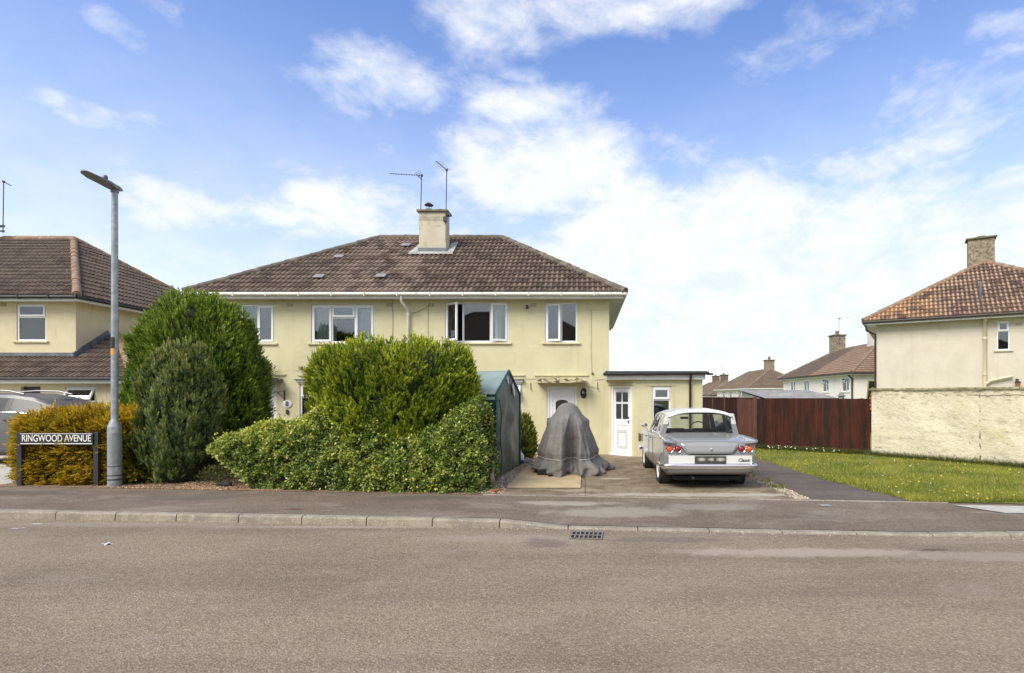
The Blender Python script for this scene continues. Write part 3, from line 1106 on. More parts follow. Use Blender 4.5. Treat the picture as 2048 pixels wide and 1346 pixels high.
def aerial(parent, base, top, bdir, blen, n, elem, ed=(0, 0, 1), refl=True, mast_r=.016, wob=0.0):
    m = mat('aerial_metal', (.07, .07, .075), .5, metal=.5)
    root = MB().tube([base, top], mast_r, 7).build('tv_aerial', m, parent)
    t = Vector(top)
    d = Vector(bdir).normalized()
    ed = Vector(ed)
    side = d.cross(ed).normalized()
    bm = MB()
    s = t - d * .06 + Vector((0, 0, -.03))
    bm.tube([s, s + d * blen], .009, 6)
    bm.box(-.03, .03, -.03, .03, -.04, .04, Matrix.Translation(t + Vector((0, 0, -.03))))
    el = bm
    for i in range(n):
        p = s + d * (blen * (i + .5) / n)
        L = elem * (1 - .25 * i / n)
        if i * 1.0 / n < .25:
            pass
        el.tube([p - side * L, p + side * L], .0045, 5)
        el.tube([p - ed * .02, p + ed * .02], .010, 5)
    if refl:
        p = s + d * .18
        for sg in (1, -1):
            el.tube([p + d * .05, p - d * .11 + ed * .11 * sg], .007, 5)
            el.tube([p + d * .05 + side * .14, p - d * .11 + ed * .11 * sg + side * .14], .005, 5)
            el.tube([p + d * .05 - side * .14, p - d * .11 + ed * .11 * sg - side * .14], .005, 5)
    el.build('antenna', m, root)
    return root


aerial(mh, (5.60, 2.35, 7.95), (5.63, 2.35, 9.30), (-1, -.02, .05), 1.14, 13, .06)
aerial(mh, (6.52, 2.10, 7.55), (6.55, 2.10, 9.38), (-.25, -.95, .02), .75, 7, .16, refl=False)
bk = MB().box(6.44, 6.56, 2.06, 2.15, 7.62, 7.78).box(6.50, 6.62, 2.10, 2.3, 7.84, 7.95)
bk.tube([(6.52, 2.1, 7.6), (6.5, 2.13, 7.2), (6.53, 2.14, 6.7)], .006, 5)
bk.build('aerial_bracket', BLACKP, roof)

# plaques and pots belonging to the pair
p = thing('house_number', 'white oval plaque with a black number 8 beside the left door', 'house number', (fx(575, HY), HY - .02, fz(808, HY)))
pl = MB().lathe([(0, -.012), (.125, -.012), (.135, 0), (.125, .006), (0, .006)], 28, Matrix.Rotation(R(90), 4, 'X') @ Matrix.Scale(1.05, 4, (1, 0, 0)) @ Matrix.Scale(.86, 4, (0, 1, 0)))
pl.build('plaque', UPVC, p, smooth=40)
o = bpy.data.objects.new('numeral', text_mesh('8', .20, .002, 0, .003))
o.data.materials.append(BLACKP)
COL.objects.link(o)
o.parent = p
o.location = (0, -.014, 0)
o.rotation_euler = (R(90), 0, 0)
p = thing('house_number', 'black rounded plaque with a pale number 6 beside the right front door', 'house number', (fx(1167.5, HY), HY - .015, fz(786, HY)))
pts = []
for k in range(40):
    th = 2 * math.pi * k / 40
    r = 1.0 - .30 * math.exp(-((th - 0.05) / .30) ** 2) - .30 * math.exp(-((th - 2 * math.pi - .05) / .30) ** 2)
    pts.append((.098 * r * math.cos(th), .155 * r * math.sin(th)))
MB().prism(pts, -.0, .02, Matrix.Rotation(R(90), 4, 'X')).build('plaque', mat('gloss_black', (.015, .013, .013), .25), p, bevel=.006)
o = bpy.data.objects.new('numeral', text_mesh('6', .13, .002, 0, .002))
o.data.materials.append(mat('number_grey', (.45, .45, .45), .4))
COL.objects.link(o)
o.parent = p
o.location = (-.018, -.023, .02)
o.rotation_euler = (R(90), 0, 0)


# ================================================================== flat-roofed side extension
ex = thing('flat_roof_extension', 'low pale yellow side extension with black-edged flat roof and white half-glazed door', 'extension', (.716, 16.4, 0))
EX = lambda X: X - .716
EY = lambda Y: Y - 16.4
wl = MB()
# diagonal door wall, front wall, end wall
Ld = math.hypot(.674, .65)
ang = math.atan2(-.65, .674)
Md = Matrix.Rotation(ang, 4, 'Z')
dw = .80
d0 = (Ld - dw) / 2
tmp = MB()
facade(tmp, 0, Ld, -.1, 2.24, [(d0, d0 + dw, .0, 2.05)], reveal=.12)
wl.add([Md @ Vector(v) for v in tmp.v], tmp.f)
tmp = MB()
Lf = 3.365 - 1.39
wx0 = fx(1304, 15.75) - 1.39
wx1 = fx(1342, 15.75) - 1.39
zo, zt_ = fz(856, 15.75), fz(773, 15.75)
facade(tmp, 0, Lf, -.1, 2.24, [(wx0, wx1, zo, zt_)], reveal=.12)
wl.add([Vector((1.39 - .716, -.65, 0)) + Vector(v) for v in tmp.v], tmp.f)
x1 = EX(3.365)
wl.poly((x1, -.65, -.1), (x1, 5, -.1), (x1, 5, 2.24), (x1, -.65, 2.24))
wl.poly((x1, 5, -.1), (0, 5, -.1), (0, 5, 2.24), (x1, 5, 2.24))
wl.build('wall', CREAM, ex)
MB().box(.1, x1 - .1, .6, .65, 0, 2.2).build('room', DARK, ex)
door(ex, (Md @ Vector((d0, 0, 0))).x, (Md @ Vector((d0, 0, 0))).y, .02, dw, 2.03, rz=ang, style='cross')
window(ex, EX(1.39) + wx0, -.65, zo, wx1 - wx0, zt_ - zo, [(1, .70, 's', None)], sill=True)
MB().box(EX(1.39) + wx0 - .12, EX(1.39) + wx1 + .12, -.67, -.652, zt_ + .02, zt_ + .05).build('drip_moulding', CREAM, ex)
MB().box(-.05, dw + .12, -.03, -.002, 0, .03).build('drip_moulding', CREAM, ex, loc=tuple(Md @ Vector((d0 - .04, 0, 2.07))), rz=ang)
rf = MB().prism([(-.14, EY(15.58)), (EX(3.46), EY(15.58)), (EX(3.46), 5), (-.0, 5), (-.0, -.01), (-.14, -.01)], 2.36, 2.46)
FELT = mat('black_felt', (.030, .030, .032), .8, c2=(.06, .06, .06), scale=9, bump=.006)
rf.build('roof', FELT, ex, bevel=.02)
MB().prism([(-.10, EY(15.62)), (EX(3.42), EY(15.62)), (EX(3.42), 5), (0.0, 5), (0.0, -.01), (-.10, -.01)], 2.22, 2.36).build('fascia', WHITE, ex)
g = MB().tube([(-.20, EY(15.53), 2.37), (EX(3.50), EY(15.53), 2.40)], .045, 8)
g.tube([(EX(3.44), EY(15.55), 2.37), (EX(3.62), EY(15.55), 2.37)], .03, 8)
g.build('gutter', BLACKP, ex, smooth=50)
xp = EX(fx(1380, 15.7))
pipe(ex, [(xp, EY(15.55), 2.36), (xp, EY(15.58), 2.26), (xp, EY(15.68), 2.16), (xp, EY(15.69), .06)], .034, BROWNP)

# ================================================================== the neighbour's house at the left
lh = thing('house', 'cream house at the left with dark hipped roof, black gutter and tiled lean-to', 'house', (-26.2, 17.5, 0))
LX = lambda X: X + 26.2
LY = lambda Y: Y - 17.5
lop = (LX(fx(33, 17.5)), LX(fx(92, 17.5)), fz(682, 17.5), fz(607, 17.5))
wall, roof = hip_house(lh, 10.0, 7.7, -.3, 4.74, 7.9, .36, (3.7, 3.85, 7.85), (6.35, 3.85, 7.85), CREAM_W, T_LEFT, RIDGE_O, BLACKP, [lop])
window(lh, lop[0], 0, lop[2], lop[1] - lop[0], lop[3] - lop[2], [(1, .66, 's', ('n', .08, .95))], wallm=CREAM_W)
vent(lh, LX(fx(2, 17.5)), 0, fz(612, 17.5), mat('vent_clay', (.36, .32, .22), .9))
ch = chimney(roof, LX(-24.0), 3.1, 6.8, 8.7, 1.05, .5, CHIM, CONC)
aerial(lh, (LX(-22.33), 3.6, 8.0), (LX(-22.30), 3.6, 10.0), (1, -.5, -.45), .75, 7, .05, refl=False)
MB().box(LX(-22.96), LX(-22.26), 3.57, 3.61, 8.22, 8.30).box(LX(-22.96), LX(-22.26), 3.57, 3.61, 8.05, 8.10).build('aerial_bracket', BLACKP, roof)
# lean-to
t = MB()
ez, rz_ = 2.29, 3.79
A, Bc = Vector((-.5, LY(16.45), ez)), Vector((LX(-13.53), LY(16.45), ez))
C = Vector((LX(-13.53), LY(24), ez))
r0, r1, r2 = Vector((-.5, LY(18.72), rz_)), Vector((LX(-15.85), LY(18.72), rz_)), Vector((LX(-15.85), LY(24), rz_))
tile_plane(t, A, Bc, r0, r1)
tile_plane(t, Bc, C, r1, r2)
dn = Vector((0, 0, -.05))
for pl_ in ((A, Bc, r1, r0), (Bc, C, r2, r1)):
    t.uv[len(t.f)] = [(.5, .5)] * 4
    t.poly(*[tuple(v + dn) for v in pl_])
lr = t.build('lean_to_roof', T_LEFT, lh)
r = MB()
ridge_line(r, Bc, r1 + Vector((0, 0, .03)), r=.12)
r.build('ridge_tiles', RIDGE_O, lr, smooth=50)
fl = MB()
fl.box(-.5, 10.0, -.03, -.003, 2.98, 3.13)
Mf = Matrix.Translation((10.0, 0, 3.0)) @ Matrix.Rotation(math.atan2(.82, 1.22), 4, 'X')
fl.box(.003, .05, -.05, 1.48, -.02, .17, Mf)
fl.box(10.0, LX(-15.8), LY(18.70), LY(24), 3.80, 3.86)
fl.build('flashing', LEAD, lr)
w = MB()
tmp = MB()
lw = (LX(fx(130, 16.8)), LX(fx(191, 16.8)), .9, fz(774, 16.8))
ld = (LX(fx(42, 16.8)), LX(fx(81, 16.8)), 0, fz(773, 16.8))
facade(w, -.5, LX(-13.9), -.3, 2.22, [lw, ld], y=LY(16.8))
w.poly((LX(-13.9), LY(16.8), -.3), (LX(-13.9), LY(24), -.3), (LX(-13.9), LY(24), 2.22), (LX(-13.9), LY(16.8), 2.22))
w.build('lean_to_wall', CREAM_W, lh)
MB().box(-.5, LX(-13.55), LY(16.50), LY(16.53), 2.13, 2.27).box(LX(-13.58), LX(-13.55), LY(16.531), LY(24), 2.13, 2.27).box(-.5, LX(-13.9), LY(16.531), LY(16.8), 2.13, 2.15).build('fascia', WHITE, lh)
g = MB()
g.tube([(-.5, LY(16.42), 2.27), (LX(-13.5), LY(16.42), 2.27)], .04, 8)
g.build('gutter', BLACKP, lh, smooth=50)
window(lh, lw[0], LY(16.8), lw[2], lw[1] - lw[0], lw[3] - lw[2], [(1, .62, 'T', None)], wallm=CREAM_W)
MB().box(ld[0], ld[1], LY(16.90), LY(16.93), 0, ld[3]).build('side_door', mat('dark_door', (.03, .03, .032), .5), lh)

# ================================================================== the house at the right edge
rh = thing('house', 'cream house at the right edge with ochre hipped roof and rough stone-like chimney', 'house', (12.3, 23.2, 0), R(-31))
ops = [(4.08, 4.48, 3.50, 4.62)]
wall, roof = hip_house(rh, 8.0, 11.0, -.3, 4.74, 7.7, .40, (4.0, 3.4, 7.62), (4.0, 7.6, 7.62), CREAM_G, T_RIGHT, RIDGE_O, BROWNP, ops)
window(rh, 4.08, 0, 3.50, .40, 1.12, [(1, .66, 's', None)], wallm=CREAM_G, t=.045)
vent(rh, 4.66, 0, 4.42, mat('vent_clay', (.36, .32, .22), .9))
CRP = mat('cream_pipe', (.62, .55, .38), .5)
pipe(rh, [(3.70, -.33, 4.72), (3.70, -.09, 4.58), (3.70, -.09, 2.05)], .06, CRP, collars=[(3.70, -.09, 3.98), (3.70, -.09, 2.6)])
pipe(rh, [(3.74, -.1, 2.22), (3.88, -.11, 2.34), (4.55, -.11, 2.50)], .05, CRP, collars=[])
pipe(rh, [(-.38, -.38, 4.74), (-.36, -.30, 4.50), (-.05, -.05, 4.34), (-.05, -.05, .1)], .04, BROWNP)
# soil vent through the roof
pipe(roof, [(3.62, .55, 5.35), (3.62, .55, 6.30)], .05, LEAD, 'vent_pipe')
MB().box(3.3, 4.0, -.30, .12, 0, .03, Matrix.Translation((0, .25, 5.30)) @ Matrix.Rotation(R(36), 4, 'X')).build('flashing', LEADL, roof)
chimney(roof, 3.45, 4.1, 6.9, 8.82, .98, .62, ROUGHCAST, mat('chimney_cap', (.2, .2, .2)), pots=((3.95, 4.4, .2, .08),), cap=.08)
wl_ = thing('wall_lantern', 'small black coach lantern on the cream wall at the right edge', 'lamp', (16.31, 20.76, 2.28), R(-31))
b = MB()
b.box(-.05, .05, -.02, .0, -.15, .12)
b.tube([(0, -.02, .05), (0, -.12, .08), (0, -.16, .02)], .012, 6)
b.lathe([(0, .10), (.02, .08), (.05, .03), (.12, -.02), (.11, -.03), (.02, -.03)], 6, Matrix.Translation((0, -.16, 0)))
b.lathe([(.06, -.22), (.065, -.20), (.0, -.2)], 6, Matrix.Translation((0, -.16, 0)))
b.build('bracket', BLACKP, wl_)
MB().lathe([(.05, -.20), (.095, -.03)], 6, Matrix.Translation((0, -.16, 0))).build('glass', mat('amber_glass', (.30, .16, .07), .2), wl_)

# ================================================================== houses down the side street
def far_house(label, org, Lx, z0, ze, zr, rl, rr, tilem, gutm, wins, wallm):
    h = thing('house', label, 'house', (org[0], org[1], 0), R(-90))
    ops = [(a, b, c, d) for (a, b, c, d) in wins]
    wall, roof = hip_house(h, Lx, 7.0, z0, ze, zr, .35, (rl, 3.5, zr), (rr, 3.5, zr), wallm, tilem, RIDGE_T, gutm, ops)
    return h, roof


fa_w = []
for yc in (49.3, 46.3, 42.6, 39.35):
    c = 51.7 - yc
    fa_w.append((c - .6, c + .6, 2.05, 3.12))
fa, roof = far_house('pale house with two-tone brown roof and two chimneys behind the brown fence', (18.65, 51.7), 13.7, -1.6, 3.24, 5.75, 3.5, 10.2, T_FAR2, BROWNP, fa_w, CREAM_P)
for i, op in enumerate(fa_w):
    window(fa, op[0], 0, op[2], 1.2, op[3] - op[2], [(1, .68 if i > 1 else None, 'T' if i > 1 else 's', ('d', 0, 1)), (.75, None, 's', None)], wallm=CREAM_P, t=.08)
chimney(roof, 2.9, 3.0, 5.0, 7.0, 1.0, 1.0, ROUGHCAST, mat('chimney_cap', (.2, .2, .2)), pots=((3.4, 3.5, .16, .35),), cap=.09, caph=.1)
chimney(roof, 9.3, 3.1, 5.0, 7.05, .95, .9, mat('white_chimney', (.66, .62, .55), .9, c2=(.58, .54, .47), scale=4), mat('chimney_cap', (.2, .2, .2)), cap=.06)
aerial(fa, (3.95, 3.4, 6.2), (3.95, 3.4, 8.5), (.2, 1, .12), .95, 6, .07, refl=True)
pipe(fa, [(13.3, -.30, 3.25), (13.45, -.08, 2.95), (13.45, -.08, -1)], .06, BROWNP)
fb_w = [(80 - y - .6, 80 - y + .6, 1.55, 2.42) for y in (76.2, 72.6, 68.4)]
fb, roof = far_house('cream hipped-roof house with white fascia between the two farther neighbours', (19.2, 80), 16, -2.4, 2.50, 5.06, 3.6, 12.5, T_FAR, WHITE, fb_w, CREAM_P)
for op in fb_w:
    window(fb, op[0], 0, op[2], 1.2, op[3] - op[2], [(1, .6, 'T', ('d', 0, 1))], wallm=CREAM_P, t=.09)
chimney(roof, 11.7, 3.0, 4.4, 6.1, 1.0, 1.0, ROUGHCAST, mat('chimney_cap', (.2, .2, .2)), pots=((12.2, 3.5, .15, .4),), cap=.1, caph=.1)
fc, roof = far_house('farthest brown-roofed house with two brick chimneys, half hidden by the extension', (19.6, 106), 20, -3.2, 1.72, 4.2, 3.6, 16.4, T_FAR, BROWNP, [], CREAM_P)
for lx in (8.2, 14.0):
    chimney(roof, lx, 3.0, 3.6, 5.2, 1.1, 1.1, mat('brick_chimney', (.20, .13, .09), .9, c2=(.13, .09, .07), scale=5), mat('chimney_cap', (.2, .2, .2)), pots=((lx + .5, 3.5, .15, .25),), cap=.1, caph=.12)
aerial(fc, (13.8, 3.5, 4.8), (13.8, 3.5, 7.0), (.3, 1, .05), 1.0, 5, .1, refl=False, mast_r=.03)

# the house across the road, seen only as reflections in the panes
op_ = thing('house', 'house across the road behind the viewer, mirrored in the window panes', 'house', (0.5, -9.0, 1.1), R(180))
hip_house(op_, 13.5, 7.0, -1.3, 4.7, 7.5, .38, (3.8, 3.5, 7.5), (9.7, 3.5, 7.5), CREAM_W, T_LEFT, RIDGE_B, WGUT, [])

# ================================================================== garage, fence, garden wall
ga = thing('garage', 'low grey garage with shallow corrugated roof behind the brown fence', 'garage', (7.85, 24.0, 0))
gw = MB()
gw.poly((0, 0, -.2), (3.0, 0, -.2), (3.0, 0, 1.58), (0, 0, 1.58))
gw.poly((0, 4.2, -.2), (0, 0, -.2), (0, 0, 1.58), (.2, 4.2, 2.0))
gw.poly((3.0, 0, -.2), (3.4, 4.2, -.2), (3.4, 4.2, 2.0), (3.0, 0, 1.58))
gw.poly((3.4, 4.2, -.2), (.2, 4.2, -.2), (.2, 4.2, 2.0), (3.4, 4.2, 2.0))
gw.build('wall', mat('garage_green_grey', (.24, .25, .20), .9, c2=(.18, .19, .15), scale=5), ga)
gr = MB()
gr.grid(lambda u, v: (-.02 + 3.2 * u + .35 * v * u + .12 * v, -.1 + 4.4 * v, 1.66 + .40 * v + .012 * math.sin(u * 130)), 150, 6)
gr.build('roof', mat('asbestos_sheet', (.30, .28, .26), .9, c2=(.22, .21, .19), scale=4, stretch=(1, .3, 1), c3=(.38, .36, .33), scale3=1.5), ga, solid=.02)
MB().box(0, 3.25, -.14, -.11, 1.56, 1.66).build('fascia', mat('dark_wood', (.08, .065, .055), .8), ga)

FENCE = mat('red_brown_stain', (.095, .028, .019), .9, c2=(.052, .021, .014), scale=6, stretch=(3.2, 3.2, .35), c3=(.030, .022, .014), scale3=1.1, m3=(.44, .60), bump=.004, bscale=40, spec=.15)
def board_tones(m, hi):
    N = NT(m.node_tree)
    b = [n for n in N.n if n.type == 'BSDF_PRINCIPLED'][0]
    src = b.inputs['Base Color'].links[0].from_socket
    P = [n for n in N.n if n.type == 'TEX_COORD'][0].outputs['Object']
    x, y, z = N.sep(P)
    wn = N.new('ShaderNodeTexWhiteNoise', noise_dimensions='1D')
    N.put(wn.inputs['W'], N.math('FLOOR', N.math('DIVIDE', x, .098)))
    c = N.mix(N.math('MULTIPLY', wn.outputs['Value'], .55), src, N.mix(1.0, src, (.45, .45, .45), 'MULTIPLY'))
    dirt = N.math('ADD', N.noise(P, 7, 5, .7), N.smooth(z, .30, .03, 0, .3))
    c = N.mix(N.smooth(dirt, .62, .82, 0, .7), c, hi)
    N.l.new(c, b.inputs['Base Color'])


board_tones(FENCE, (.10, .075, .05))
FENCE_LIT = mat('sunlit_fence_stain', (.19, .060, .032), .8, c2=(.09, .035, .022), scale=7, stretch=(4, 4, .35), bump=.004, bscale=40)  # lit copy of the fence stain: sun on the drive-side panel put into colour
fe = thing('fence', 'tall dark red-brown boarded fence between the extension and the garden wall', 'fence', (5.53, 17.9, 0))


def fence_run(p, q, h, name, m, base=0.0):
    p, q = Vector(p), Vector(q)
    d = (q - p)
    L = d.length
    ang = math.atan2(d.y, d.x)
    mb = MB()
    x = 0
    i = 0
    while x < L - .02:
        w_ = min(.098, L - x)
        lean = random.uniform(-.004, .004)
        mb.box(x, x + w_ + .006, -.012 - .010 * (i % 2) + lean, .004 + lean, base + .03 + random.uniform(0, .02), h + random.uniform(-.012, .008))
        x += .098
        i += 1
    mb.box(0, L, .004, .05, base + .35, base + .43)
    mb.box(0, L, .004, .05, h - .4, h - .32)
    return mb.build(name, m, fe, loc=tuple(p - Vector((5.53, 17.9, 0))), rz=ang)


c0 = Vector((5.55, 17.9, 0))
c1 = Vector((8.30, 16.02, 0))
fence_run((5.53 + .05, 17.9 - .03, 0), tuple(c1), 1.675, 'panel', FENCE)
ys_ = [17.95, 19.62, 21.5, 23.4, 25.3]
for i, (a, b) in enumerate(zip(ys_, ys_[1:])):
    # runs away from the viewer, boards facing the drive
    fence_run((5.50 - .02 * i, b - .05, 0), (5.53 - .02 * i, a + .05, 0), 1.70, 'panel', FENCE_LIT if i < 1 else FENCE)
for i, (x_, y_) in enumerate([(5.53, 17.9)] + [(5.50 - .02 * k, y) for k, y in enumerate(ys_[1:])]):
    b = MB().box(-.05, .05, -.05, .05, -.1, 1.72)
    b.build('post', mat('fence_post', (.15, .055, .036), .8, c2=(.09, .035, .025), scale=8, stretch=(3, 3, .4)), fe, loc=(x_ - 5.53, y_ - 17.9, 0), bevel=.008)
    if i: MB().box(-.03, .03, .05, (ys_[i] - ys_[i - 1]) - .05, 1.70, 1.725).build('capping', mat('bleached_wood', (.50, .44, .38), .9), fe, loc=(x_ - 5.53, ys_[i - 1] - 17.9, 0))

gwl = thing('garden_wall', 'weathered cream rendered garden wall with a worn coping, standing on the lawn', 'wall', (8.23, 15.8, 0), R(-57.1))


def wall_material():
    m, N, b, out = principled('weathered_render')
    tc = N.new('ShaderNodeTexCoord')
    P = tc.outputs['Object']
    x, y, z = N.sep(P)
    c = N.mix(N.smooth(N.noise(P, 1.5, 6, .6), .35, .65), (.74, .67, .49), (.69, .62, .44))
    c = N.mix(N.smooth(N.noise(N.scale(P, (1, 1, 1.8)), 2.6, 7, .68), .50, .70, 0, .65), c, (.40, .34, .22))
    c = N.mix(N.smooth(N.noise(N.vmath('ADD', P, (5, 2, 8)), 1.1, 5, .6), .55, .72, 0, .5), c, (.47, .43, .17))
    dirt = N.math('ADD', N.noise(P, 9, 6, .72), N.smooth(z, .45, .0, 0, .16))
    c = N.mix(N.smooth(dirt, .58, .74, 0, .8), c, (.17, .13, .08))
    top = N.math('ADD', N.noise(N.scale(P, (1, 1, 3)), 5, 6, .7), N.smooth(z, 1.5, 1.95, 0, .14))
    c = N.mix(N.smooth(top, .58, .72, 0, .8), c, (.22, .19, .09))
    pit = N.noise(N.scale(P, (1, 1, 1.6)), 17, 5, .75)
    c = N.mix(N.smooth(pit, .58, .72, 0, .6), c, (.30, .25, .15))
    # one vertical crack where two lengths of wall meet, and one running under the coping
    wob = N.math('MULTIPLY', N.math('SUBTRACT', N.noise(P, 6, 4, .7), .5), .10)
    ck = N.math('ABSOLUTE', N.math('ADD', N.math('SUBTRACT', x, 2.72), wob))
    cr = N.math('MULTIPLY', N.smooth(ck, .018, .004, 0, .8), N.smooth(N.noise(N.scale(P, (1, 1, 1)), 5.0, 3, .6), .44, .60))
    wob2 = N.math('MULTIPLY', N.math('SUBTRACT', N.noise(N.scale(P, (1, 1, 0)), 3, 4, .7), .5), .12)
    ck2 = N.math('ABSOLUTE', N.math('ADD', N.math('SUBTRACT', z, 1.76), wob2))
    cr = N.math('MAXIMUM', cr, N.math('MULTIPLY', N.smooth(ck2, .014, .004), N.smooth(x, 2.3, 2.9, 0, .8)))
    c = N.mix(cr, c, (.10, .06, .035))
    N.put(b.inputs['Base Color'], c)
    b.inputs['Roughness'].default_value = .95
    bn = N.new('ShaderNodeBump')
    bn.inputs['Distance'].default_value = .05
    hgt = N.math('ADD', N.math('MULTIPLY', N.noise(P, 4, 6, .65), 1.0), N.math('MULTIPLY', N.noise(P, 34, 4, .7), .3))
    N.put(bn.inputs['Height'], N.math('SUBTRACT', hgt, N.math('MULTIPLY', cr, .8)))
    N.l.new(bn.outputs[0], b.inputs['Normal'])
    return m


WR = wall_material()
g = MB()
g.grid(lambda u, v: (u * 7.0, .012 * math.sin(u * 19 + v * 3) + .010 * math.sin(v * 9 + u * 31), -.2 + v * 2.10), 90, 30)
g.box(0.0, 7.0, .03, .22, -.2, 1.90)
g.poly((0, 0.0, -.2), (0, .03, -.2), (0, .03, 1.9), (0, 0, 1.9))
g.build('masonry', WR, gwl, smooth=40)
cp = MB()
x = -.06
while x < 7:
    L_ = .9
    j = random.uniform(-.006, .006)
    cp.box(x, x + L_ - .008, -.055 + j, .27, 1.905 + j * .6, 1.965 + j)
    x += L_
cp.build('coping', mat('mossy_coping', (.34, .30, .17), .95, c2=(.17, .15, .08), scale=8, bump=.015, bscale=22, c3=(.50, .45, .30), scale3=3), gwl, bevel=.015)
b = MB()
for k in range(5):
    b.box(-.07 + random.uniform(-.02, .02), .0, .03, .2, 1.35 + k * .1, 1.42 + k * .1)
b.build('broken_brick', mat('red_brick', (.35, .13, .07), .9, c2=(.22, .09, .05), scale=9), gwl, bevel=.01)

# dark panel with yellow edging, leaning behind the end of the wall
pn = thing('garden_screen', 'dark screen with yellow-green edging, seen between the cream house and its garden wall', 'screen', (13.17, 26.0, 0), R(-4))
Mp = Matrix.Rotation(R(5), 4, 'Y')
MB().box(0, .85, 0, .03, -.1, 2.50, Mp).build('board', mat('dark_board', (.02, .018, .015), .6), pn)
yb = MB()
frame_bars(yb, .85, 2.5, .035, -.02, 0, Mp)
frame_bars(yb, .65, .34, .03, -.022, 0, Mp @ Matrix.Translation((.18, 0, 1.85)))
yb.build('edging', mat('yellow_green', (.34, .33, .05), .6), pn)
ln = thing('garden_lantern', 'small grey lantern finial on a post just above the far end of the brown fence', 'lantern', (11.0, 23.6, 0))
b = MB()
b.tube([(0, 0, 0), (0, 0, 1.62)], .05, 8)
b.build('post', GALV, ln)
b = MB()
b.lathe([(0, .34), (.02, .30), (.07, .27), (.13, .17), (.17, .14), (.16, .12), (.12, .12), (.12, .0), (.17, -.02), (.15, -.06), (0, -.06)], 10, Matrix.Translation((0, 0, 1.62)))
b.build('lantern_head', mat('weathered_lantern', (.23, .24, .20), .7, c2=(.15, .16, .13), scale=8), ln, smooth=40)

# ================================================================== street furniture
lp = thing('street_lamp', 'grey galvanised street lamp column with flat LED head, between the golden hedge and the conifer', 'street lamp', (fx(229.5, 10.03), 10.03, .098))
c = MB()
c.lathe([(.108, -.1), (.108, 1.08), (.104, 1.11), (.060, 1.22), (.057, 1.25), (.054, 2.8), (.047, 5.42), (0, 5.42)], 20)
col_ = c.build('column', GALV, lp, smooth=35)
d_ = MB()
Ms = Matrix.Rotation(R(-60), 4, 'Z')
for k in range(9):
    a0, a1 = R(-40 + k * 9 - 60), R(-31 + k * 9 - 60)
    r_ = .1105
    d_.poly((r_ * math.cos(a0), r_ * math.sin(a0), .42), (r_ * math.cos(a1), r_ * math.sin(a1), .42), (r_ * math.cos(a1), r_ * math.sin(a1), .98), (r_ * math.cos(a0), r_ * math.sin(a0), .98))
d_.build('access_door', mat('galv_door', (.33, .35, .35), .5, c2=(.26, .28, .28), scale=12, metal=.4), col_, smooth=30)
mk = MB()
for (za_, ta) in ((.37, .012), (.20, .02), (.12, .03)):
    mk.lathe([(.1092, za_), (.1092, za_ + ta)], 20)
mk.build('scuff', mat('scuffed_grey', (.05, .055, .055), .7), col_, smooth=30)
for (z0_, z1_, m_) in ((2.52, 2.72, BLACKP), (2.40, 2.515, mat('amber_sticker', (.62, .33, .05), .5))):
    s_ = MB()
    for k in range(10):
        a0, a1 = R(180 + k * 13), R(193 + k * 13)
        r_ = .0565
        s_.poly(*[(r_ * math.cos(a), r_ * math.sin(a), z) for a, z in ((a0, z0_), (a1, z0_), (a1, z1_), (a0, z1_))])
    s_.build('number_band', m_, col_, smooth=30)
h = MB()
secs = [(.10, .045, .0, .05), (.02, .075, -.02, .07), (-.10, .085, -.015, .075), (-.22, .12, .015, .08), (-.46, .12, .03, .08), (-.60, .10, .055, .085), (-.66, .05, .07, .088)]
vs = []
for (y, w, zl, zh) in secs:
    vs += [(-w, y, zl), (w, y, zl), (w * .9, y, zh - .02), (w * .5, y, zh), (-w * .5, y, zh), (-w * .9, y, zh - .02)]
fs = []
for i in range(len(secs) - 1):
    for k in range(6):
        fs.append((i * 6 + k, i * 6 + (k + 1) % 6, (i + 1) * 6 + (k + 1) % 6, (i + 1) * 6 + k))
fs += [tuple(range(6))[::-1], tuple(range(36, 42))]
h.add(vs, fs, Matrix.Translation((0, .03, 5.43)))
hd = h.build('lantern_head', ALU, lp, smooth=30)
MB().box(-.09, .09, -.42, -.20, -.001, .02, Matrix.Translation((0, .03, 5.435)) @ Matrix.Rotation(R(-4), 4, 'X')).build('diffuser', mat('led_lens', (.45, .45, .42), .2), hd)
MB().lathe([(.03, 0), (.035, .03), (.04, .035), (.04, .07), (.028, .095), (0, .10)], 14, Matrix.Translation((0, -.20, 5.50))).build('photocell', mat('dark_dome', (.10, .10, .11), .3), lp, smooth=40)
MB().lathe([(.06, -.06), (.065, 0), (.05, .03)], 16, Matrix.Translation((0, 0, 5.42))).build('bracket', ALU, lp, smooth=40)

sg = thing('street_sign', 'low street name sign on two dark posts reading RINGWOOD AVENUE, against the golden hedge', 'sign', (fx(118, 10.12), 10.12, .10))
SX = lambda px: fx(px, 10.12) - fx(118, 10.12)
for px_ in (41.5, 194.5):
    MB().box(-.045, .045, -.035, .035, -.05, .985).build('post', mat('sign_post', (.018, .018, .020), .6, c2=(.03, .03, .03), scale=12), sg, loc=(SX(px_), 0, 0), bevel=.006)
z0_, z1_ = fz(888.5, 10.08) - .10, fz(866, 10.08) - .10
pnl = MB().box(SX(44), SX(191), -.058, -.037, z0_, z1_).build('panel', mat('sign_black', (.022, .022, .024), .4), sg, bevel=.004)
bd = MB()
bd.box(SX(47), SX(190), -.061, -.0585, z0_ + .004, z0_ + .020)
bd.box(SX(47), SX(190), -.061, -.0585, z1_ - .016, z1_ - .008)
SW = mat('sign_white', (.80, .79, .75), .45)
bd.build('border', SW, pnl)
o = bpy.data.objects.new('lettering', text_mesh('RINGWOOD AVENUE', .168, .0012, 0, .0008, .98))
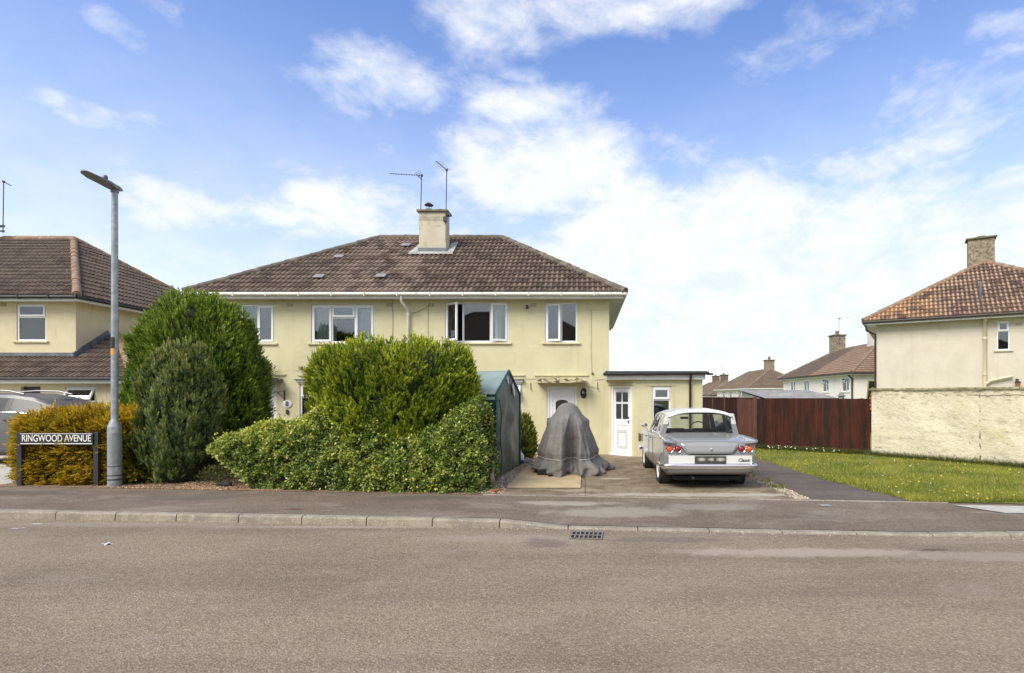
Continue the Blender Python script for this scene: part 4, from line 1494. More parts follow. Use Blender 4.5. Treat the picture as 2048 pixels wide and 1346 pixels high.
xs_ = [v.co.x for v in o.data.vertices]
o.scale = ((SX(187.5) - SX(50.5)) / (max(xs_) - min(xs_)), 1.05, 1)
o.data.materials.append(SW)
COL.objects.link(o)
o.parent = pnl
o.location = ((SX(50.5) + SX(187.5)) / 2 - (max(xs_) + min(xs_)) / 2 * o.scale[0], -.0598, (z0_ + z1_) / 2 + .004)
o.rotation_euler = (R(90), 0, 0)

dg_ = thing('drain_grate', 'cast iron gully grate in the gutter of the road beside the dropped kerb', 'drain cover', (.02, 6.89, 0), R(-4.6))
Mg = MB()
gw_, gd_ = .41, .36
Mg.box(-gw_ / 2, gw_ / 2, -gd_ / 2, gd_ / 2, .001, .004)
Mg.build('pit', mat('pit_black', (.012, .010, .009), .95), dg_)
Mg = MB()
for k in range(8):
    x_ = -gw_ / 2 + .012 + (gw_ - .024) * k / 7
    Mg.box(x_ - .009, x_ + .009, -gd_ / 2, gd_ / 2, .0045, .014)
for y_ in (-gd_ / 2, -.012, gd_ / 2 - .024):
    Mg.box(-gw_ / 2, gw_ / 2, y_, y_ + .024, .005, .0135)
Mg.build('grating', mat('worn_iron', (.30, .26, .23), .7, c2=(.18, .15, .13), scale=18, metal=.2), dg_, bevel=.002)
pc = thing('paper_scrap', 'crumpled white scrap of paper lying on the road', 'litter', (fx(215, 6.5), 6.48, .004))
MB().grid(lambda u, v: (-.04 + .08 * u + .01 * v, -.03 + .07 * v, .006 + .012 * math.sin(u * 7 + v * 5)), 6, 5).build('paper', UPVC, pc)
for (px_, py_, w_) in ((72, 1048, .12), (28, 1057, .10), (45, 1056, .05)):
    Y_ = CH * F / (py_ - CY)
    t_ = MB()
    t_.grid(lambda u, v: (w_ * (u - .5) + .02 * v, .03 * (v - .5) * (1 - .6 * abs(u - .5)), 0.0), 6, 2)
    o = t_.build('paint_fleck', UPVC, loc=(fx(px_, Y_), Y_, .003))
    tag(o, 'chips of old white paint on the road near the kerb', 'paint mark', 'white paint chips on the road')
sc_ = MB()
sc_.box(-.075, .075, -.06, .06, 0, .008)
for k in range(5): sc_.box(-.06, .06, -.045 + k * .02, -.037 + k * .02, .0081, .011)
o = sc_.build('stopcock_cover', mat('pale_steel', (.42, .43, .44), .5, c2=(.3, .3, .3), scale=30, metal=.3), loc=(fx(1650, 8.35), 8.35, gz(4, 8.35) + .002), bevel=.002)
tag(o, 'small pale metal stopcock cover set in the pavement at the end of the side path', 'cover')

# ================================================================== foliage
rs = np.random.RandomState(11)
LEAF = leaf_mat('conifer_leaf', .6, .2)
LEAFB = leaf_mat('broad_leaf', .36, .3)


def unit(a): return a / np.maximum(np.linalg.norm(a, axis=1, keepdims=True), 1e-9)


def lump(p, s=1.0, seed=0.0):
    x, y, z = p[:, 0] * s + seed, p[:, 1] * s + seed * 1.7, p[:, 2] * s + seed * .6
    return (np.sin(x * 2.1 + 1.3 * np.sin(y * 1.7 + z)) + np.sin(y * 2.6 + 1.1 * np.sin(z * 2.3 + x)) + np.sin(z * 2.9 + 1.7 * np.sin(x * 1.9 - y))) / 3


def quads_object(name, V, C, m, parent, tri=False):
    k = 3 if tri else 4
    n = len(V) // k
    me = bpy.data.meshes.new(name)
    me.vertices.add(len(V))
    me.vertices.foreach_set('co', V.astype(np.float32).ravel())
    me.loops.add(len(V))
    me.loops.foreach_set('vertex_index', np.arange(len(V), dtype=np.int32))
    me.polygons.add(n)
    me.polygons.foreach_set('loop_start', np.arange(0, len(V), k, dtype=np.int32))
    me.update(calc_edges=True)
    at = me.color_attributes.new('Col', 'FLOAT_COLOR', 'POINT')
    c4 = np.ones((len(V), 4), np.float32)
    c4[:, :3] = C
    at.data.foreach_set('color', c4.ravel())
    me.materials.append(m)
    o = bpy.data.objects.new(name, me)
    COL.objects.link(o)
    if parent: o.parent = parent
    return o


def leaf_quads(base, axis, nrm, L, Wd, col, fold=.25, tipcol=None):
    axis = unit(axis)
    side = unit(np.cross(axis, nrm))
    n2 = unit(np.cross(side, axis))
    L = L[:, None]
    Wd = Wd[:, None]
    a = base
    b = base + axis * L * .45 + side * Wd * .5 + n2 * Wd * fold
    c = base + axis * L
    d = base + axis * L * .45 - side * Wd * .5 + n2 * Wd * fold
    V = np.stack([a, b, c, d], 1).reshape(-1, 3)
    tc_ = col if tipcol is None else tipcol
    C = np.stack([col, col, tc_, col], 1).reshape(-1, 3)
    return V, C


def plumes(p, nrm, up, k, plen, llen, lw, cols, tips, seed=0, out=.55):
    """flat sprays of scale leaves: k leaflets fanned along each spray axis"""
    n = len(p)
    j = rs.normal(size=(n, 3)) * .28
    axis = unit(nrm * out + np.array([0, 0, up]) + j)
    pn = unit(nrm + np.array([0, 0, .25]) + rs.normal(size=(n, 3)) * .45)
    side = unit(np.cross(axis, pn))
    PL = plen * (0.6 + .8 * rs.rand(n))
    Vs, Cs = [], []
    for i in range(k):
        t = (i + .5 * rs.rand(n)) / k
        sgn = (1 if i % 2 else -1)
        ang = (.75 - .5 * i / k)
        ax = unit(axis + side * (sgn * ang)[..., None] if np.ndim(ang) else axis + side * sgn * ang)
        if i == k - 1: ax = axis
        b = p + axis * (PL * t * .8)[:, None]
        mixt = np.clip(t + .25 * rs.normal(size=n), 0, 1)[:, None]
        c = cols * (1 - mixt) + tips * mixt
        c = c * (.8 + .4 * rs.rand(n, 1))
        V, C = leaf_quads(b, ax, pn, llen * (.7 + .6 * rs.rand(n)) * (1.1 - .4 * t), lw * (.8 + .4 * rs.rand(n)), c, .2)
        Vs.append(V)
        Cs.append(C)
    return np.concatenate(Vs), np.concatenate(Cs)


def mixc(a, b, f):
    return np.array(a)[None] * (1 - f[:, None]) + np.array(b)[None] * f[:, None]


def column_sites(n, H, rfun, base=0.0, ry=1.0, lumpa=.07, ls=2.2, seed=0.0, thick=.22, stretchz=1.0):
    """points just inside the skin of a round crown with outward normals"""
    out = []
    th = rs.rand(n * 3) * 2 * np.pi
    t = rs.rand(n * 3)
    r = rfun(t)
    keep = rs.rand(n * 3) < np.clip(r / r.max(), .25, 1)
    th, t, r = th[keep][:n], t[keep][:n], r[keep][:n]
    # crown top needs points too
    d = np.stack([np.cos(th), np.sin(th), np.zeros_like(th)], 1)
    P = np.stack([d[:, 0] * r, d[:, 1] * r * ry, base + t * (H - base)], 1)
    eps = 1e-3
    dr = (rfun(np.clip(t + eps, 0, 1)) - rfun(np.clip(t - eps, 0, 1))) / (2 * eps * (H - base))
    N = unit(np.stack([d[:, 0], d[:, 1] / ry, -np.clip(dr, -4, 2)], 1))
    q = P * np.array([1, 1, stretchz])
    lm = lump(q, ls, seed) * lumpa + lump(q, ls * 2.7, seed + 5) * lumpa * .55
    dep = (rs.rand(len(t)) ** 1.8) * thick
    hole = lump(q, ls * 1.9, seed + 9)
    stray = (rs.rand(len(t)) < .04) * rs.rand(len(t)) * .07 * min(1, H / 2)
    P = P + N * (lm - dep + stray)[:, None]
    k_ = ~((hole < -.38) & (rs.rand(len(t)) < .72))
    return P[k_], N[k_], (lm / lumpa)[k_], (dep / thick)[k_], t[k_]


def core(name, H, rfun, base, ry, m, parent, shrink=.82, seed=0.0, lumpa=.05):
    mb = MB()

    def fn(u, v):
        th = u * 2 * math.pi
        r = float(rfun(np.array([v]))[0]) * shrink
        w = 1 + lumpa * math.sin(th * 5 + v * 9 + seed) + lumpa * math.sin(th * 3 - v * 14)
        return (r * w * math.cos(th), r * w * ry * math.sin(th), base + v * (H - base) * (.95))
    mb.grid(fn, 36, 24)
    return mb.build(name, m, parent, smooth=80)


INNER = mat('inner_shade_core', (.030, .040, .012), .95, c2=(.020, .022, .010), scale=14, bump=.03, bscale=30)  # closed dark shell: shade in the gaps between leaves put into its colour
INNER2 = mat('inner_hedge_shade_core', (.050, .048, .018), .95, c2=(.03, .025, .012), scale=14, bump=.03, bscale=30)  # same shell for hedges, its dark colour standing in for shade in the gaps

# ---- big rounded thuja behind
def tree(name, label, cat, loc, H, rfun, base, ry, n, k, plen, llen, lw, cd, cl, ct, up, lumpa, ls, seed, trunk_r, thick=.22, out=.55, sz=.45, tipb=.0, shrink=.82):
    t = thing(name, label, cat, loc)
    MB().tube([(0, 0, -.1), (.02, 0, base + .3), (0, .02, H * .6)], [trunk_r, trunk_r * .8, trunk_r * .4], 9).build('trunk', BARK, t, smooth=60)
    P, N, lm, dep, tt = column_sites(n, H, rfun, base, ry, lumpa, ls, seed, thick, sz)
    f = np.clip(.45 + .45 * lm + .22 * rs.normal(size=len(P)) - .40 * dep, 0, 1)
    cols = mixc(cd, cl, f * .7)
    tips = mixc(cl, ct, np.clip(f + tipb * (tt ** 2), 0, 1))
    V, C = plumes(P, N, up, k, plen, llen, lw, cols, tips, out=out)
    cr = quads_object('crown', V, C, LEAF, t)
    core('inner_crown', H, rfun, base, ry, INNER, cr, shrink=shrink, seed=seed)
    return t


tree('conifer_tree', 'large rounded green thuja hiding the left end of the pale yellow house', 'tree', (fx(399, 13.0), 13.0, .05), 4.08,
     lambda t: 1.46 * np.sqrt(np.clip(1 - t ** 3.1, 0, 1)) * (.86 + .14 * np.clip(t / .25, 0, 1)), .05, .85, 19000, 9, .19, .066, .023,
     (.028, .066, .010), (.105, .190, .018), (.300, .380, .030), .75, .17, 2.8, 1.0, .13, tipb=.45)
tree('conifer_tree', 'narrow upright blue-green conifer in front, beside the street lamp', 'tree', (fx(364, 10.75), 10.75, .09), 2.60,
     lambda t: .62 * np.sqrt(np.clip(1 - t ** 7, 0, 1)) * (.55 + .45 * np.clip(t / .28, 0, 1) ** .8) * (1 - .08 * t), .03, 1.0, 11000, 9, .16, .055, .020,
     (.026, .066, .028), (.100, .170, .058), (.36, .36, .085), 1.25, .16, 5.6, 3.0, .09, thick=.16, out=.35, sz=.35, tipb=.55, shrink=.85)
tree('conifer_bush', 'broad clipped yellow-green thuja dome growing out of the variegated hedge', 'shrub', (fx(792, 10.85), 10.85, .08), 2.70,
     lambda t: 1.53 * np.sqrt(np.clip(1 - t ** 12, 0, 1)) * (.93 + .07 * np.clip(t / .5, 0, 1)), .30, .78, 19000, 9, .155, .058, .021,
     (.035, .080, .008), (.150, .235, .014), (.54, .55, .032), .75, .14, 3.2, 5.0, .12, thick=.20, tipb=.25)
tree('conifer_bush', 'small dark green bush between the green shelter and the yellow house wall', 'shrub', (fx(1044, 14.9), 14.9, .02), 1.22,
     lambda t: .37 * np.sqrt(np.clip(1 - t ** 2.4, 0, 1)) * (.8 + .2 * np.clip(t / .3, 0, 1)), .04, 1.0, 1500, 8, .14, .06, .024,
     (.04, .075, .015), (.13, .18, .025), (.32, .30, .04), .8, .05, 4.0, 8.0, .05, thick=.10, tipb=.6)


# ---- hedge of variegated privet, leaning round the thuja
HPX = [(376, 893, 903), (412, 880, 913), (440, 870, 920), (480, 860, 955), (510, 853, 1000), (600, 838, 1000), (622, 818, 1000), (640, 803, 1000), (680, 785, 1000), (700, 812, 1000),
       (760, 850, 1000), (830, 866, 1000), (890, 842, 1000), (930, 802, 1000), (955, 792, 1000), (968, 818, 1000), (976, 890, 1000), (986, 965, 1000)]
hxs = np.array([fx(a, 9.75) for a, b, c in HPX])
hzt = np.array([fz(b, 9.75) for a, b, c in HPX])
hzb = np.array([max(fz(c, 9.75), .06) for a, b, c in HPX])


def hedge_sites(n, thick=.16):
    x = hxs[0] + (hxs[-1] - hxs[0]) * rs.rand(n)
    zt = np.interp(x, hxs, hzt)
    zb = np.interp(x, hxs, hzb)
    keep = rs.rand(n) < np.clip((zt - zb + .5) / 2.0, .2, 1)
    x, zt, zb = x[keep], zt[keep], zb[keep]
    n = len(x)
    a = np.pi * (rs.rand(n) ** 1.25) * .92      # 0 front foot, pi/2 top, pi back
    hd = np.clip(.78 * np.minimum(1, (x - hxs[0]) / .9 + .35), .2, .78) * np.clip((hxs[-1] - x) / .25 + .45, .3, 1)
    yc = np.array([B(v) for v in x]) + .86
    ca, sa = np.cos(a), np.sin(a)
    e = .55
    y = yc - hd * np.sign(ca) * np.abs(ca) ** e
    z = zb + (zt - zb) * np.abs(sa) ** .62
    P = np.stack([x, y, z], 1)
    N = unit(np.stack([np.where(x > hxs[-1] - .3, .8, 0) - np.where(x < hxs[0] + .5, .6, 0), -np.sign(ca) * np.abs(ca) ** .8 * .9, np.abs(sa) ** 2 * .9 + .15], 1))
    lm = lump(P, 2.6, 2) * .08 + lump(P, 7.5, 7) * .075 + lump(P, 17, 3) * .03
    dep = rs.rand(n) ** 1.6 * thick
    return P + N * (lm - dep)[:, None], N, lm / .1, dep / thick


hg = thing('hedge', 'broad variegated green and yellow hedge along the pavement, sweeping up round the thuja dome', 'hedge', (-4.2, 9.9, .09))
off = np.array([-4.2, 9.9, .09])
P, N, lm, dep = hedge_sites(105000)
n = len(P)
keep = ~((np.abs(P[:, 0] - fx(792, 10.85)) < 1.0) & (P[:, 1] > 10.4))
keep &= ~((lump(P, 6.5, 4) < -.33) & (rs.rand(n) < .80))
P, N, lm, dep = P[keep], N[keep], lm[keep], dep[keep]
n = len(P)
P += N * ((rs.rand(n) < .04) * rs.rand(n) * .10)[:, None]
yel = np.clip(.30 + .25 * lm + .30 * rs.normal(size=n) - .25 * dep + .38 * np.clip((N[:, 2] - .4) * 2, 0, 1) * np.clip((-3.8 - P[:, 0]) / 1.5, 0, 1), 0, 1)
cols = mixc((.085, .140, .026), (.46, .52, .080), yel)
yy = (yel > .62) & (rs.rand(n) < .55)
cols[yy] = mixc((.52, .52, .09), (.74, .68, .22), rs.rand(yy.sum()))
dead = rs.rand(n) < .02
cols[dead] = np.array([.16, .09, .04])
ax = unit(N * .35 + rs.normal(size=(n, 3)) * .9 + np.array([0, 0, .2]))
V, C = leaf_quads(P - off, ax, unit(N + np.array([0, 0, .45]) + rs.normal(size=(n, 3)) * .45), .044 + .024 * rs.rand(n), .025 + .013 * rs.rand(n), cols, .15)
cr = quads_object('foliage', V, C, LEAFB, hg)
cb = MB()


def hcore(u, v):
    x = hxs[0] + .25 + (hxs[-1] - hxs[0] - .45) * u
    zt, zb = float(np.interp(x, hxs, hzt)) - .10, float(np.interp(x, hxs, hzb)) + .04
    a = math.pi * v
    hd = min(.66, .15 + (x - hxs[0]) * .5) * min(1, (hxs[-1] - x) / .3 + .35)
    ca, sa = math.cos(a), math.sin(a)
    return (x - off[0], B(x) + .88 - hd * math.copysign(abs(ca) ** .55, ca) - off[1], zb + (zt - zb) * sa ** .62 - off[2])


cb.grid(hcore, 60, 16)
cb.build('inner_shade_core', INNER2, cr, smooth=80)
sm = MB()
for k in range(16):
    x0 = -5.75 - rs.rand() * .25
    y0 = B(x0) + .7 + rs.rand() * .4
    x1, z1 = x0 - .35 - rs.rand() * .7, .45 + rs.rand() * .45
    sm.tube([(x0 - off[0], y0 - off[1], -.02), ((x0 + x1) / 2 - off[0] + .05, y0 - off[1], z1 * .4), (x1 - off[0], y0 - off[1] - rs.rand() * .2, z1)], [.012, .009, .004], 5)
sm.build('stems', BARK, hg)


def box_sites(n, rx, ry, h, pw, thick, lumpa, ls, seed, base=0.0):
    areas = np.array([rx * h, rx * h * .5, ry * h, ry * h, rx * ry])
    f = rs.choice(5, n, p=areas / areas.sum())
    u, v = rs.rand(n) * 2 - 1, rs.rand(n) * 2 - 1
    Q = np.zeros((n, 3))
    Q[f == 0] = np.stack([u, -np.ones(n), v], 1)[f == 0]
    Q[f == 1] = np.stack([u, np.ones(n), v], 1)[f == 1]
    Q[f == 2] = np.stack([-np.ones(n), u, v], 1)[f == 2]
    Q[f == 3] = np.stack([np.ones(n), u, v], 1)[f == 3]
    Q[f == 4] = np.stack([u, v, np.ones(n)], 1)[f == 4]
    lo = Q.copy()
    lo[:, 2] = np.maximum(lo[:, 2], 0)          # only the upper edge is rounded
    s = (np.abs(lo) ** pw).sum(1) ** (1 / pw)
    Q = Q / np.maximum(s, 1)[:, None]
    N = unit(np.sign(Q) * np.abs(Q) ** (pw - 1) / np.array([rx, ry, h / 2]))
    N[:, 2] = np.maximum(N[:, 2], 0)
    N = unit(N + np.array([0, 0, .05]))
    P = Q * np.array([rx, ry, h / 2]) + np.array([0, 0, h / 2 + base])
    lm = lump(P, ls, seed) * lumpa + lump(P, ls * 2.5, seed + 3) * lumpa * .6
    dep = rs.rand(n) ** 1.6 * thick
    return P + N * (lm - dep)[:, None], N, lm / lumpa, dep / thick


gh = thing('hedge', 'golden-orange clipped hedge behind the street name sign', 'hedge', (-9.52, 10.98, .09))
P, N, lm, dep = box_sites(17000, 1.40, .74, 1.31, 3.0, .20, .13, 3.4, 4.0)
k_ = ~((lump(P, 6.0, 4) < -.36) & (rs.rand(len(P)) < .8))
P, N, lm, dep = P[k_], N[k_], lm[k_], dep[k_]
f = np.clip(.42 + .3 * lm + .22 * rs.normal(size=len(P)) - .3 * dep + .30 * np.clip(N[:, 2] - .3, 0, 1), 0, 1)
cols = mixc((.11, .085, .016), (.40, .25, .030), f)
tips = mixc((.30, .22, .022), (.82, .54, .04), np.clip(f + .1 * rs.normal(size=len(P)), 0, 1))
gr_ = (P[:, 0] > .85) & (P[:, 2] < .9) & (rs.rand(len(P)) < .75)     # green shoots low at the right end
cols[gr_] = mixc((.05, .075, .02), (.13, .17, .03), rs.rand(gr_.sum()))
tips[gr_] = mixc((.10, .15, .02), (.22, .28, .04), rs.rand(gr_.sum()))
V, C = plumes(P, N, .12, 8, .20, .055, .026, cols, tips, out=.9)
cr = quads_object('foliage', V, C, LEAFB, gh)
cb = MB()
cb.grid(lambda u, v: tuple(np.array([1.18 * math.copysign(abs(math.cos(u * 2 * math.pi)) ** .4, math.cos(u * 2 * math.pi)) * (1 - .0 * v), 0.56 * math.copysign(abs(math.sin(u * 2 * math.pi)) ** .5, math.sin(u * 2 * math.pi)), 0.02 + 1.08 * min(v * 1.25, 1)]) * np.array([1, 1, 1]) * (np.array([1, 1, 1]) if v < .8 else np.array([(1 - v) / .2 + .001, (1 - v) / .2 + .001, 1]))), 40, 10)
cb.build('inner_shade_core', INNER2, cr, smooth=50)

# low leafy sprigs and bark by the gap under the hedge, plants over the left door
def sprig(name, label, loc, r, h, n, c0, c1, group=None, leaf=(.05, .02)):
    t = thing(name, label, 'plant', loc, group=group)
    P = np.stack([(rs.rand(n) - .5) * 2 * r, (rs.rand(n) - .5) * 2 * r * .7, rs.rand(n) ** .8 * h], 1)
    P[:, :2] *= (1.1 - .6 * (P[:, 2:3] / h))
    N = unit(P * np.array([1, 1, .3]) + np.array([0, 0, .15]))
    ax = unit(N + rs.normal(size=(n, 3)) * .5 + np.array([0, 0, .5]))
    V, C = leaf_quads(P, ax, unit(rs.normal(size=(n, 3)) + np.array([0, -.5, .5])), leaf[0] * (.7 + .6 * rs.rand(n)), leaf[1] * (.7 + .6 * rs.rand(n)), mixc(c0, c1, rs.rand(n)), .2)
    quads_object('leaves', V, C, LEAFB, t)
    s = MB()
    for k in range(7):
        a = rs.rand() * 6.28
        s.tube([(0, 0, -.02), (.4 * r * math.cos(a), .3 * r * math.sin(a), h * .45), (.8 * r * math.cos(a), .6 * r * math.sin(a), h * .8)], [.006, .005, .002], 4)
    s.build('stems', BARK, t)
    return t


sprig('low_shrub', 'small dark sprawling shrub in the bark bed under the left tip of the hedge', (fx(437, 10.3), 10.35, .09), .42, .34, 700, (.045, .07, .02), (.17, .17, .05))
for (px_, lab) in ((536, 'terracotta pot of spiky plant on the canopy over the left door'), (613, 'small dark plant in a pale pot on the ledge over the ground floor window')):
    zz = {536: 2.345, 613: 2.26}[px_]
    yy_ = HY - (.25 if px_ == 536 else .06)
    t = thing('plant_pot', lab, 'plant pot', (fx(px_, yy_), yy_, zz))
    MB().lathe([(.06, 0), (.085, .14), (.095, .14), (.095, .17), (.07, .17), (.065, .1), (0, .1)], 14).build('pot', mat('terracotta', (.34, .15, .09), .9, c2=(.28, .13, .08), scale=9) if px_ == 536 else mat('pale_pot', (.50, .42, .36), .9), t, smooth=40)
    n = 70
    P = np.stack([rs.normal(size=n) * .07, rs.normal(size=n) * .05, .16 + rs.rand(n) * .12], 1)
    V, C = leaf_quads(P, unit(P * np.array([6, 6, 0]) + np.array([0, 0, .8]) + rs.normal(size=(n, 3)) * .3), unit(rs.normal(size=(n, 3))), .12 + .06 * rs.rand(n), .016 + .01 * rs.rand(n), mixc((.05, .05, .02), (.16, .10, .06), rs.rand(n)), .2)
    quads_object('leaves', V, C, LEAFB, t)

# far trees, at the end of the side street
for i, (px_, Y_, H_, r_) in enumerate(((1404, 150, 6.6, 3.2), (1416, 160, 7.4, 3.4), (1446, 158, 7.0, 3.0), (1459, 165, 6.6, 2.4))):
    t = thing('tree', 'green tree far off at the end of the street beyond the farthest house', 'tree', (fx(px_, Y_), Y_, -2.9), group='far trees beyond the last roof')
    MB().tube([(0, 0, 0), (0, 0, H_ * .6)], [.25, .12], 7).build('trunk', BARK, t)
    P, N, lm, dep, tt = column_sites(1800, H_, lambda q: r_ * np.sqrt(np.clip(1 - (2 * q - 1) ** 2, 0, 1)) + .05, H_ * .2, 1, .5, .8, i * 2.0, .8)
    V, C = leaf_quads(P, unit(N + rs.normal(size=P.shape) * .6), unit(N + rs.normal(size=P.shape) * .5), np.full(len(P), .55), np.full(len(P), .4), mixc((.03, .055, .012), (.10, .14, .03), rs.rand(len(P))), .2)
    cr = quads_object('crown', V, C, LEAFB, t)
    core('inner_crown', H_, lambda q: r_ * np.sqrt(np.clip(1 - (2 * q - 1) ** 2, 0, 1)) + .05, H_ * .2, 1, INNER, cr, shrink=.85)

# ---- lawn
def blades(name, n, xs, ys, hh, w, c0, c1, c2):
    x, y, z = xs, ys, np.array([gz(a, b) for a, b in zip(xs, ys)]) + .03
    n = len(x)
    th = rs.rand(n) * 6.28
    sx, sy = np.cos(th) * w, np.sin(th) * w
    ln = rs.normal(size=(n, 2)) * .5
    H_ = hh * (.5 + rs.rand(n))
    a = np.stack([x - sx, y - sy, z - .01], 1)
    b = np.stack([x + sx, y + sy, z - .01], 1)
    c = np.stack([x + ln[:, 0] * H_, y + ln[:, 1] * H_, z + H_], 1)
    V = np.stack([a, b, c], 1).reshape(-1, 3)
    pat = np.clip(.5 + .4 * lump(np.stack([x, y, z * 0], 1), 1.4, 3) + .25 * rs.normal(size=n), 0, 1)
    col = mixc(c0, c1, pat)
    dry = rs.rand(n) < .16
    col[dry] = np.array(c2)
    C = np.repeat(col, 3, 0)
    return tag(quads_object(name, V, C, LEAFB, None, tri=True), kind='stuff')


def lawn_pts(n):
    y = 8.45 + (18.2 - 8.45) * rs.rand(n) ** 1.1
    x0 = np.array([lawn_edge(v) for v in y])
    x = x0 - .05 * rs.rand(n) ** 3 + (rs.rand(n)) * (.86 * y - x0 + .6)
    # keep off the wall and the fence
    d1 = (x - 8.23) * .84 + (y - 15.8) * .543
    d2 = (y - 17.86) + (x - 5.55) * .684
    k = (d1 < -.03) & (d2 < -.06) & (y > 9.02 - .095 * x - .02 * rs.rand(n)) & (x > x0 - .06)
    return x[k], y[k]


x_, y_ = lawn_pts(125000)
blades('grass', 0, x_, y_, .055, .0045, (.105, .150, .018), (.42, .41, .055), (.46, .40, .14))
# taller grass at the foot of the fence and the wall, and in the strip by the path
n = 5000
u_ = rs.rand(n)
ex_, ey_ = 5.6 + 2.7 * u_, 17.85 - 1.85 * u_ - .10 - .12 * rs.rand(n)
v_ = rs.rand(n)
wx_, wy_ = 8.23 + 2.3 * v_ - .06 - .10 * rs.rand(n), 15.8 - 3.55 * v_ - .04 - .10 * rs.rand(n)
blades('tall_grass', 0, np.concatenate([ex_, wx_]), np.concatenate([ey_, wy_]), .14, .006, (.05, .08, .015), (.13, .15, .03), (.26, .21, .10))
n = 1100
sx_ = 3.34 + .26 * rs.rand(n)
sy_ = 9.2 + 4.5 * rs.rand(n) ** 1.3
k_ = lump(np.stack([sx_ * 2, sy_ * 2, sy_ * 0], 1), 1.5, 3) > .0
blades('strip_weeds', 0, sx_[k_], sy_[k_], .06, .006, (.06, .10, .015), (.18, .20, .03), (.26, .22, .09))


def flowers(name, x, y, r, hgt, c):
    n = len(x)
    V = []
    z = np.array([gz(a, b) for a, b in zip(x, y)]) + .03 + hgt * (.6 + .6 * rs.rand(n))
    ctr = np.stack([x, y, z], 1)
    nr = unit(rs.normal(size=(n, 3)) * .5 + np.array([0, -.5, 1]))
    e1 = unit(np.cross(nr, np.array([[1, .2, 0]])))
    e2 = np.cross(nr, e1)
    rr = (r * (.7 + .6 * rs.rand(n)))[:, None]
    V = np.stack([ctr - e1 * rr, ctr - e2 * rr, ctr + e1 * rr, ctr + e2 * rr], 1).reshape(-1, 3)
    C = np.repeat(np.repeat(np.array([c]), n, 0), 4, 0)
    return tag(quads_object(name, V, C, LEAFB, None), kind='stuff')


x_, y_ = lawn_pts(620)
k_ = lump(np.stack([x_, y_, y_ * 0], 1), 1.1, 6) > -.25
flowers('dandelions', x_[k_], y_[k_], .016, .06, (.75, .56, .02))
n = 30
u_ = rs.rand(n) ** 1.3
flowers('daisies', 5.4 + 1.9 * u_, 17.6 - 1.5 * u_ - .7 * rs.rand(n) ** 1.5, .022, .17, (.85, .85, .82))
x_, y_ = lawn_pts(40)
flowers('clover_heads', x_, y_, .016, .06, (.75, .75, .66))


# ---- loose stones
def stones(name, x, y, z, s, c0, c1, m=None):
    n = len(x)
    base = np.array([[1, 0, 0], [0, 1, 0], [-1, 0, 0], [0, -1, 0], [0, 0, .7], [0, 0, -.7]])
    tri = [(0, 1, 4), (1, 2, 4), (2, 3, 4), (3, 0, 4), (1, 0, 5), (2, 1, 5), (3, 2, 5), (0, 3, 5)]
    J = base[None] * (s * (.6 + .9 * rs.rand(n)))[:, None, None] * (.65 + .7 * rs.rand(n, 6, 1))
    a = rs.rand(n) * 6.28
    ca, sa = np.cos(a), np.sin(a)
    X = J[:, :, 0] * ca[:, None] - J[:, :, 1] * sa[:, None] * .7
    Y = J[:, :, 0] * sa[:, None] + J[:, :, 1] * ca[:, None] * .7
    Vx = np.stack([X + x[:, None], Y + y[:, None], J[:, :, 2] + z[:, None]], 2)
    V = Vx[:, [i for t in tri for i in t]].reshape(-1, 3)
    col = mixc(c0, c1, rs.rand(n)) * (.7 + .5 * rs.rand(n, 1))
    C = np.repeat(col, 24, 0)
    return tag(quads_object(name, V, C, m or STONEM, None, tri=True), kind='stuff')


STONEM, N_, b_, o_ = principled('stone_chips')
at_ = N_.new('ShaderNodeAttribute', attribute_name='Col')
N_.l.new(at_.outputs['Color'], b_.inputs['Base Color'])
b_.inputs['Roughness'].default_value = .9
n = 2600
x_ = -8.9 + 3.6 * rs.rand(n)
y_ = 9.02 - .095 * x_ + .02 + 1.6 * rs.rand(n) ** 1.7
stones('bark_chips', x_, y_, np.array([gz(a, b) for a, b in zip(x_, y_)]) + .008, np.full(n, .018), (.16, .085, .045), (.46, .31, .19))
n = 1300
t_ = rs.rand(n)
y_ = 9.3 + 5.2 * t_
x_ = -1.43 - rs.rand(n) * (.42 - .25 * t_) + .04
stones('gravel', x_, y_, np.array([gz(a, b) for a, b in zip(x_, y_)]) + .012, np.full(n, .022), (.22, .17, .12), (.52, .42, .31))
n = 500
y_ = 8.8 + 2.2 * rs.rand(n) ** 1.6
x_ = 3.36 + .25 * rs.rand(n)
stones('strip_gravel', x_, y_, np.array([gz(a, b) for a, b in zip(x_, y_)]) + .008, np.full(n, .016), (.30, .24, .17), (.58, .50, .38))
n = 700
x_ = -9 + 15 * rs.rand(n)
y_ = 7.19 - .081 * x_ - .015 - np.abs(rs.normal(size=n)) * .06
stones('kerb_grit', x_, y_, np.full(n, .003), np.full(n, .008), (.28, .22, .16), (.50, .42, .32))


def rock(name, label, cat, loc, s, m, sub=2, seed=0):
    bm = bmesh.new()
    bmesh.ops.create_icosphere(bm, subdivisions=3, radius=1)
    for v in bm.verts:
        c_ = v.co
        d = 1 + .16 * math.sin(c_.x * 3 + seed) + .12 * math.sin(c_.y * 4 + seed * 2 + c_.z * 2) + .07 * math.sin(c_.z * 7 + c_.x * 5)
        v.co = Vector((c_.x * s[0], c_.y * s[1], c_.z * s[2])) * d
    me = bpy.data.meshes.new(name)
    bm.to_mesh(me)
    bm.free()
    for p in me.polygons: p.use_smooth = True
    me.materials.append(m)
    o = bpy.data.objects.new(name, me)
    COL.objects.link(o)
    o.location = loc
    return tag(o, label, cat)


